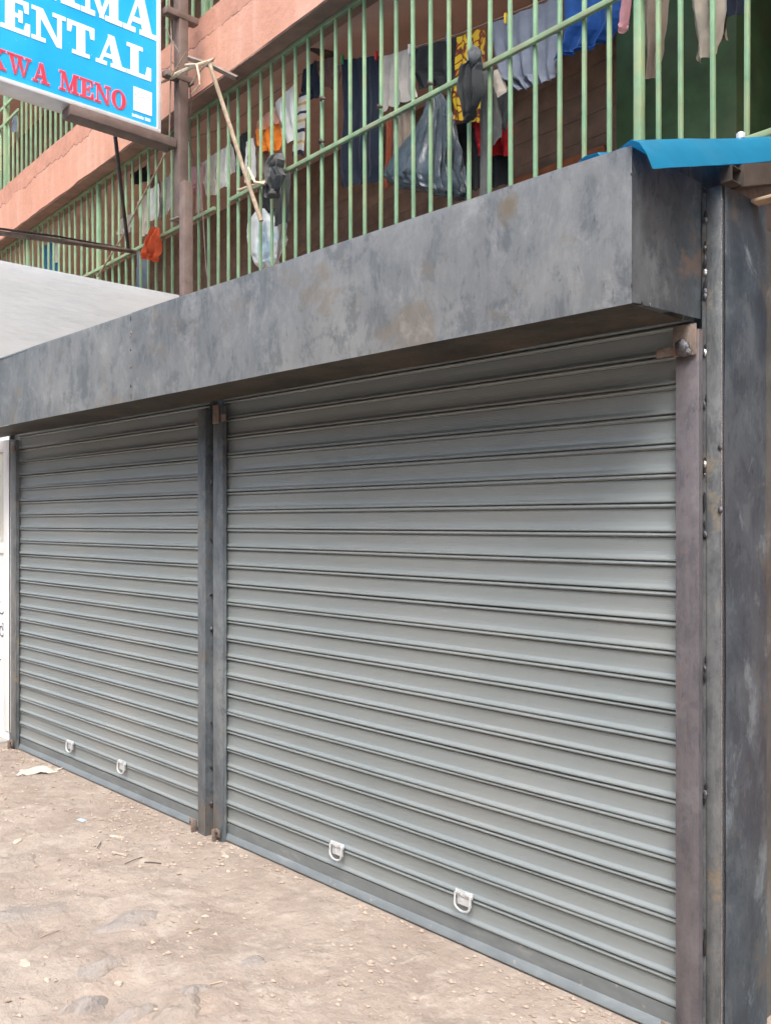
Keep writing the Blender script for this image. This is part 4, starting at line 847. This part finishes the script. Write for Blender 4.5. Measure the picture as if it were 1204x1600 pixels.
for (nm, lb, rows, mat, sd) in (
    ('grey_shirt', 'pale grey shirt left of the brown post, higher one', [((-6.753, 2.181, 4.887), (-6.506, 2.165, 4.917)), ((-6.809, 2.185, 4.674), (-6.533, 2.167, 4.663)), ((-6.837, 2.187, 4.540), (-6.615, 2.172, 4.522))], F['tee'], 41),
    ('cream_shirt', 'cream shirt in the middle of the left balcony section', [((-7.308, 2.218, 4.833), (-7.038, 2.200, 4.865)), ((-7.277, 2.216, 4.599), (-7.038, 2.200, 4.604)), ((-7.217, 2.212, 4.439), (-7.068, 2.202, 4.442))], F['cream'], 42),
    ('small_cloth', 'small pale cloth beside the dark iron bar', [((-7.751, 2.247, 4.759), (-7.431, 2.226, 4.758)), ((-7.784, 2.249, 4.615), (-7.431, 2.226, 4.557))], F['tee'], 43),
    ('dark_blouse', 'dark blouse high in the left balcony section', [((-7.531, 2.264, 5.199), (-7.133, 2.238, 5.175)), ((-7.499, 2.262, 5.068), (-7.133, 2.238, 5.017))], F['black'], 44),
    ('mauve_cloth', 'mauve cloth next to the dark blouse', [((-7.056, 2.224, 5.045), (-6.883, 2.213, 5.033)), ((-7.027, 2.222, 4.815), (-6.826, 2.209, 4.786))], F['dusty'], 45),
    ('blue_cloth', 'bright blue cloth at the far left above the white boards', [((-10.060, 2.377, 4.980), (-9.487, 2.339, 4.989)), ((-10.060, 2.377, 4.720), (-9.487, 2.339, 4.552))], F['sky'], 46),
    ('cream_cloth', 'cream cloth right of the bright blue cloth', [((-9.554, 2.320, 4.922), (-9.385, 2.309, 4.913)), ((-9.554, 2.320, 4.687), (-9.343, 2.306, 4.657))], F['cream'], 47),
    ('blue_rag', 'slate blue rag on the upper grille at far left', [((-10.576, 2.225, 6.753), (-10.427, 2.215, 6.752)), ((-10.651, 2.230, 6.604), (-10.452, 2.217, 6.538))], F['denim'], 48)):
    cloth(nm, lb, 'cloth', rows, mat, 2, .016, sd, 12)
for lb, q, col in (('small green peg at the left corner of the black trousers', (-3.790, 1.989, 4.961), (.03,.30,.12)), ('small red peg at the right corner of the black trousers', (-3.392, 1.963, 4.834), (.5,.03,.03)),
    ('small white peg on the off white tee shirt', (-3.044, 1.950, 4.746), (.7,.7,.68)), ('small blue peg on the black tee shirt', (-2.646, 1.904, 4.648), (.05,.15,.5)), ('small yellow peg on the grey blue sheet', (-2.159, 1.892, 4.583), (.7,.5,.05))):
    pg_ = MB().box((-.006, -.012, -.035), (-.0005, .012, .03), .002); pg_.box((.0005, -.012, -.035), (.006, .012, .03), .002)
    tag(pg_.build('clothes_peg', simple('peg_plastic', col, .4, 0, .05, 20, 0), None, True, q), lb, 'peg', 'pegs on the clothes line')
# plastic bag: gathered at the top, flaring to a loose hem
def bag(name, label, top, rows, mat, depth, seed, pleats):
    R_ = [(Vector(a), Vector(b)) for a, b in rows]; bm_ = bmesh.new(); rings = []; n = 110; sub = 7
    tot = (len(R_)-1)*sub
    o0 = (R_[-1][0]+R_[-1][1])/2
    for j in range(tot+1):
        i = min(j//sub, len(R_)-2); t = (j - i*sub)/sub
        a = R_[i][0].lerp(R_[i+1][0], t); b = R_[i][1].lerp(R_[i+1][1], t); c_ = (a+b)/2; hw = (b-a)/2; tv = j/tot
        ring = []
        for k in range(n):
            th_ = 2*math.pi*k/n
            cr = 1 + .07*math.sin(pleats*th_ + seed + 1.2*tv + 2*fbm((th_, tv, seed), 1.0, 2)) + .10*math.sin(4*th_ + seed + 2.2*tv) * (.4+.6*tv) + .16*fbm((math.cos(th_)*2, math.sin(th_)*2, tv*4+seed), 1.1, 4)
            p = c_ + hw*math.cos(th_)*cr - BN*(hw.length*depth*math.sin(th_)*cr) + Vector((0, 0, .012*math.sin(3*th_+seed)*tv))
            ring.append(bm_.verts.new(p - o0))
        rings.append(ring)
    for j in range(tot):
        for k in range(n): bm_.faces.new((rings[j][k], rings[j][(k+1) % n], rings[j+1][(k+1) % n], rings[j+1][k]))
    bm_.faces.new(rings[0][::-1]); bm_.faces.new(rings[-1])
    m_ = MB(); m_.bm.free(); m_.bm = bm_; return tag(m_.build(name, mat, None, True, o0), label, 'bag')
bag('plastic_bag', 'black plastic bag with pleated sides hanging behind the bars', None, [((-2.828, 1.926, 4.359), (-2.741, 1.920, 4.344)), ((-2.878, 1.929, 4.248), (-2.656, 1.915, 4.205)), ((-3.060, 1.941, 4.091), (-2.585, 1.910, 3.941)), ((-3.250, 1.954, 3.936), (-2.526, 1.906, 3.701)), ((-3.181, 1.949, 3.862), (-2.515, 1.905, 3.608)), ((-3.034, 1.940, 3.777), (-2.549, 1.908, 3.584))], F['blackbag'], .35, 2.0, 21)
bag('white_sack', 'white printed sack hanging low behind the bars by the wooden pole', None, [((-4.916, 2.063, 4.140), (-4.644, 2.045, 4.047)), ((-5.007, 2.069, 4.055), (-4.588, 2.042, 3.929)), ((-5.037, 2.071, 3.921), (-4.607, 2.043, 3.819)), ((-5.017, 2.070, 3.775), (-4.663, 2.047, 3.706)), ((-4.976, 2.067, 3.690), (-4.701, 2.049, 3.641)), ((-4.916, 2.063, 3.640), (-4.759, 2.053, 3.611))], F['sack'], .5, 5.0, 7)

# ------------------------------------------------------------------ stones and litter on the ground
def lump(name, label, cat, p, dims, rot, mat, seed, sink=.55, group=None, rough_=.35):
    bm_ = bmesh.new(); bmesh.ops.create_icosphere(bm_, subdivisions=3, radius=1.0)
    c_, s_ = math.cos(rot), math.sin(rot)
    for v_ in bm_.verts:
        k_ = 1 + rough_*fbm((v_.co.x+seed, v_.co.y+seed*.7, v_.co.z), 1.1, 4)
        x, y, z = v_.co.x*k_*dims[0], v_.co.y*k_*dims[1], v_.co.z*k_*dims[2]
        z = min(z, dims[2]*(.62 + .25*fbm((x*9+seed, y*9, seed), 1.0, 3)) + .12*z)
        v_.co = Vector((x*c_-y*s_, x*s_+y*c_, z))
    m_ = MB(); m_.bm.free(); m_.bm = bm_
    o = m_.build(name, mat, None, True, (p[0], p[1], gh(p[0], p[1]) + dims[2]*(1-2*sink)*.5))
    return tag(o, label, cat, group)
ST = [
 ((-1.834, -0.797, -0.030), (0.152,0.095,0.019), 1.35, 'stone', 'large flat lilac grey stone sunk in the left foreground'),
 ((-2.737, -0.880, -0.030), (0.142,0.104,0.019), 1.25, 'stonewarm', 'flat pale stone at the left edge below the crumpled film'),
 ((-2.179, -1.076, -0.030), (0.209,0.095,0.019), 1.35, 'stone', 'long grey stone sunk at the left edge'),
 ((-1.546, -1.046, -0.030), (0.104,0.048,0.025), 1.55, 'stone', 'narrow grey stone ridge in the left foreground'),
 ((-1.347, -1.199, -0.030), (0.095,0.043,0.034), 1.55, 'stone', 'sharp grey stone standing up at the bottom left'),
 ((-1.195, -1.111, -0.030), (0.085,0.048,0.028), 1.45, 'stone', 'blue grey stone at the bottom edge right of the sharp one'),
 ((-1.088, -1.010, -0.030), (0.104,0.067,0.025), 1.55, 'stonewarm', 'rounded pale stone at the bottom edge'),
 ((-2.116, -0.788, -0.030), (0.085,0.048,0.015), 1.25, 'stonewarm', 'pale ridge stone left of the foreground middle'),
 ((-1.178, -0.908, -0.030), (0.076,0.048,0.022), 1.65, 'stone', 'grey stone with pale crust right of the bottom stones'),
 ((-2.498, -0.395, -0.030), (0.048,0.028,0.014), 1.05, 'stonewarm', 'small pale hump in front of the left shutter'),
 ((-1.228, -0.646, -0.030), (0.067,0.048,0.014), 1.65, 'stone', 'small flat grey stone in the middle foreground'),
 ((-0.866, -0.212, -0.030), (0.104,0.033,0.012), 1.40, 'stonewarm', 'pale elongated stone in front of the right shutter'),
 ((-1.829, -1.101, -0.030), (0.095,0.048,0.019), 1.45, 'stonewarm', 'dusty warm stone left of the grey ridge'),
]
def sunk_stone(label, p, dims, rot, mat, seed):
    """top of a stone showing out of the earth: irregular outline, rim below the soil"""
    bm_ = bmesh.new(); nr, na = 9, 30; c_, s_ = math.cos(rot), math.sin(rot); rings = []; z0 = gh(p[0], p[1])
    top = bm_.verts.new((0, 0, dims[2]*(1+.2*fbm((seed, 1, 1), 1.0, 2))))
    for r in range(1, nr+1):
        f = r/nr; ring = []
        for k in range(na):
            a_ = 2*math.pi*k/na
            o_ = 1 + .45*fbm((math.cos(a_)*1.1+seed, math.sin(a_)*1.1, seed), 1.0, 4)
            x, y = math.cos(a_)*dims[0]*f*o_, math.sin(a_)*dims[1]*f*o_
            X, Y = x*c_-y*s_, x*s_+y*c_
            h = dims[2]*(1 - f**2.4)*(1+.55*fbm((X*16+seed, Y*16, seed), 1.0, 4)) - .012*f**4
            ring.append(bm_.verts.new((X, Y, gh(p[0]+X, p[1]+Y) - z0 + h)))
        rings.append(ring)
    for k in range(na): bm_.faces.new((top, rings[0][k], rings[0][(k+1) % na]))
    for r in range(nr-1):
        for k in range(na): bm_.faces.new((rings[r][k], rings[r+1][k], rings[r+1][(k+1) % na], rings[r][(k+1) % na]))
    bm_.faces.new(rings[-1])
    m_ = MB(); m_.bm.free(); m_.bm = bm_
    return tag(m_.build('stone', mat, None, True, (p[0], p[1], z0)), label, 'stone', 'stones sunk in the ground')
for i, (p, dm, rt, mk, lb) in enumerate(ST): sunk_stone(lb, p, (dm[0]*.95, dm[1]*.95, dm[2]*.8), rt, M[mk], 3.7*i+1)
for i, (p, dm, lb) in enumerate((
    ((-1.577, -1.225, -0.030), (.018,.013,.013), 'small white pebble at lower left between the stones'),
    ((-1.417, -1.051, -0.030), (.020,.016,.016), 'pale round pebble beside the crumbs in the lower left'),
    ((-2.379, -0.134, -0.030), (.020,.014,.012), 'pale pebble in front of the middle post'),
    ((-2.000, -0.227, -0.030), (.016,.012,.010), 'pale pebble in front of the right lock tab'),
    ((-2.160, -0.136, -0.030), (.028,.018,.012), 'flat yellowish chip near the middle post'),
    ((-1.670, -0.558, -0.030), (.020,.012,.009), 'pale chip alone in the middle foreground'),
    ((-3.012, -0.746, -0.030), (.045,.022,.012), 'cream chip of stone at the left edge'),
    ((-1.759, -1.223, -0.030), (.05,.024,.012), 'cream flake at the lower left edge'))):
    lump('pebble', lb, 'pebble', p, tuple(q*.72 for q in dm), i*.9, M['chip'], 5.1*i+2, .35)
def flake(name, label, cat, p, l, w_, rot, mat, h=.006):
    m_ = MB(); c_, s_ = math.cos(rot), math.sin(rot); z = gh(p[0], p[1])
    m_.box((-l/2, -w_/2, 0), (l/2, w_/2, h), h*.25, Matrix.Translation((0, 0, .001)) @ Matrix.Rotation(rot, 4, 'Z') @ Matrix.Rotation(.12, 4, 'Y'))
    return tag(m_.build(name, mat, None, True, (p[0], p[1], z)), label, cat)
flake('wood_chip', 'pale wood chip lying below the blue speck', 'chip', (-2.716, -0.385, -0.030), .075, .022, .75, M['chip'])
flake('wood_chip', 'slim wood chip in front of the middle post', 'chip', (-2.487, -0.491, -0.030), .075, .014, .6, M['chip'])
flake('blue_scrap', 'small pale blue plastic scrap on the earth', 'scrap', (-3.098, -0.382, -0.030), .045, .03, .4, simple('pale_blue_scrap', (.38,.46,.54), .5, 0, .08), .004)
for i, (a, b_) in enumerate((((-2.369, -0.527, -0.030), (-2.380, -0.436, -0.030)), ((-2.329, -0.452, -0.030), (-2.271, -0.401, -0.030)), ((-2.631, -0.535, -0.030), (-2.695, -0.478, -0.030)), ((-1.183, -0.854, -0.030), (-1.169, -0.809, -0.030)), ((-1.933, -1.099, -0.030), (-1.946, -1.020, -0.030)), ((-1.599, -0.687, -0.030), (-1.596, -0.628, -0.030)))):
    lbs = ('thin dark twig left of the middle post on the ground', 'thin twig just right of the dark one', 'short twig in front of the left shutter', 'short twig in the foreground middle', 'curved dry stick in the left foreground', 'fine twig in the middle of the earth')
    za = gh(a[0], a[1])+.004; zb_ = gh(b_[0], b_[1])+.004; mid = ((a[0]+b_[0])/2+.006, (a[1]+b_[1])/2, (za+zb_)/2+.004)
    stick('twig', lbs[i], 'twig', [(a[0], a[1], za), mid, (b_[0], b_[1], zb_)], .0022, M['wooddark'] if i < 3 else M['wood'], 'twigs on the ground', 5)
# crumpled film by the left shutter
bm = bmesh.new(); bmesh.ops.create_grid(bm, x_segments=22, y_segments=16, size=1.0)
p = (-4.149, -0.164, -0.030)
for v_ in bm.verts:
    r_ = v_.co.length; ang = math.atan2(v_.co.y, v_.co.x); k_ = .75 + .3*math.sin(2*ang+1) + .30*fbm((math.cos(ang), math.sin(ang), 4), 1.6, 3)
    x, y = v_.co.x*.115*k_, v_.co.y*.085*k_
    z = .008 + .030*abs(fbm((x*11, y*11, 7), 1.0, 2)) + .035*max(0, 1-r_)
    v_.co = Vector((x*.69-y*.72, x*.72+y*.69, z))
bmesh.ops.solidify(bm, geom=list(bm.faces), thickness=.002)
mm = MB(); mm.bm.free(); mm.bm = bm
tag(mm.build('crumpled_film', M['plastic_film'], None, True, (p[0], p[1], gh(p[0], p[1])-.004)), 'crumpled pale plastic film lying by the left shutter', 'litter')
# loose gravel nobody could count
vv = []; ff = []
oct_ = [(1,0,0),(-1,0,0),(0,1,0),(0,-1,0),(0,0,1),(0,0,-1)]; of = [(0,2,4),(2,1,4),(1,3,4),(3,0,4),(2,0,5),(1,2,5),(3,1,5),(0,3,5)]
r2 = random.Random(21)
for k in range(10500):
    x = r2.uniform(-5.4, .35); y = -.045 - abs(r2.gauss(0, .9)) if k < 9000 else -.036 - abs(r2.gauss(0, .035))
    if y < -2.3: continue
    cl = fbm((x, y, 40), 1.8, 3)
    if cl < r2.uniform(-.5, .35): continue
    s_ = .0022 + .0085*r2.random()**4
    z = gh(x, y); a_ = r2.uniform(0, 6.28); b0 = len(vv)
    for q in oct_:
        k_ = r2.uniform(.7, 1.3)
        vv.append((x + s_*1.5*(q[0]*math.cos(a_)-q[1]*math.sin(a_))*k_, y + s_*(q[0]*math.sin(a_)+q[1]*math.cos(a_))*k_, z + .35*s_ + s_*.75*q[2]*k_))
    ff += [(b0+i, b0+j, b0+l) for i, j, l in of]
me = bpy.data.meshes.new('gravel'); me.from_pydata(vv, [], ff); me.materials.append(M['pebble'])
gv = link('gravel', me); gv['kind'] = 'stuff'; gv['label'] = 'loose gravel and crumbs scattered on the earth'; gv['category'] = 'gravel'
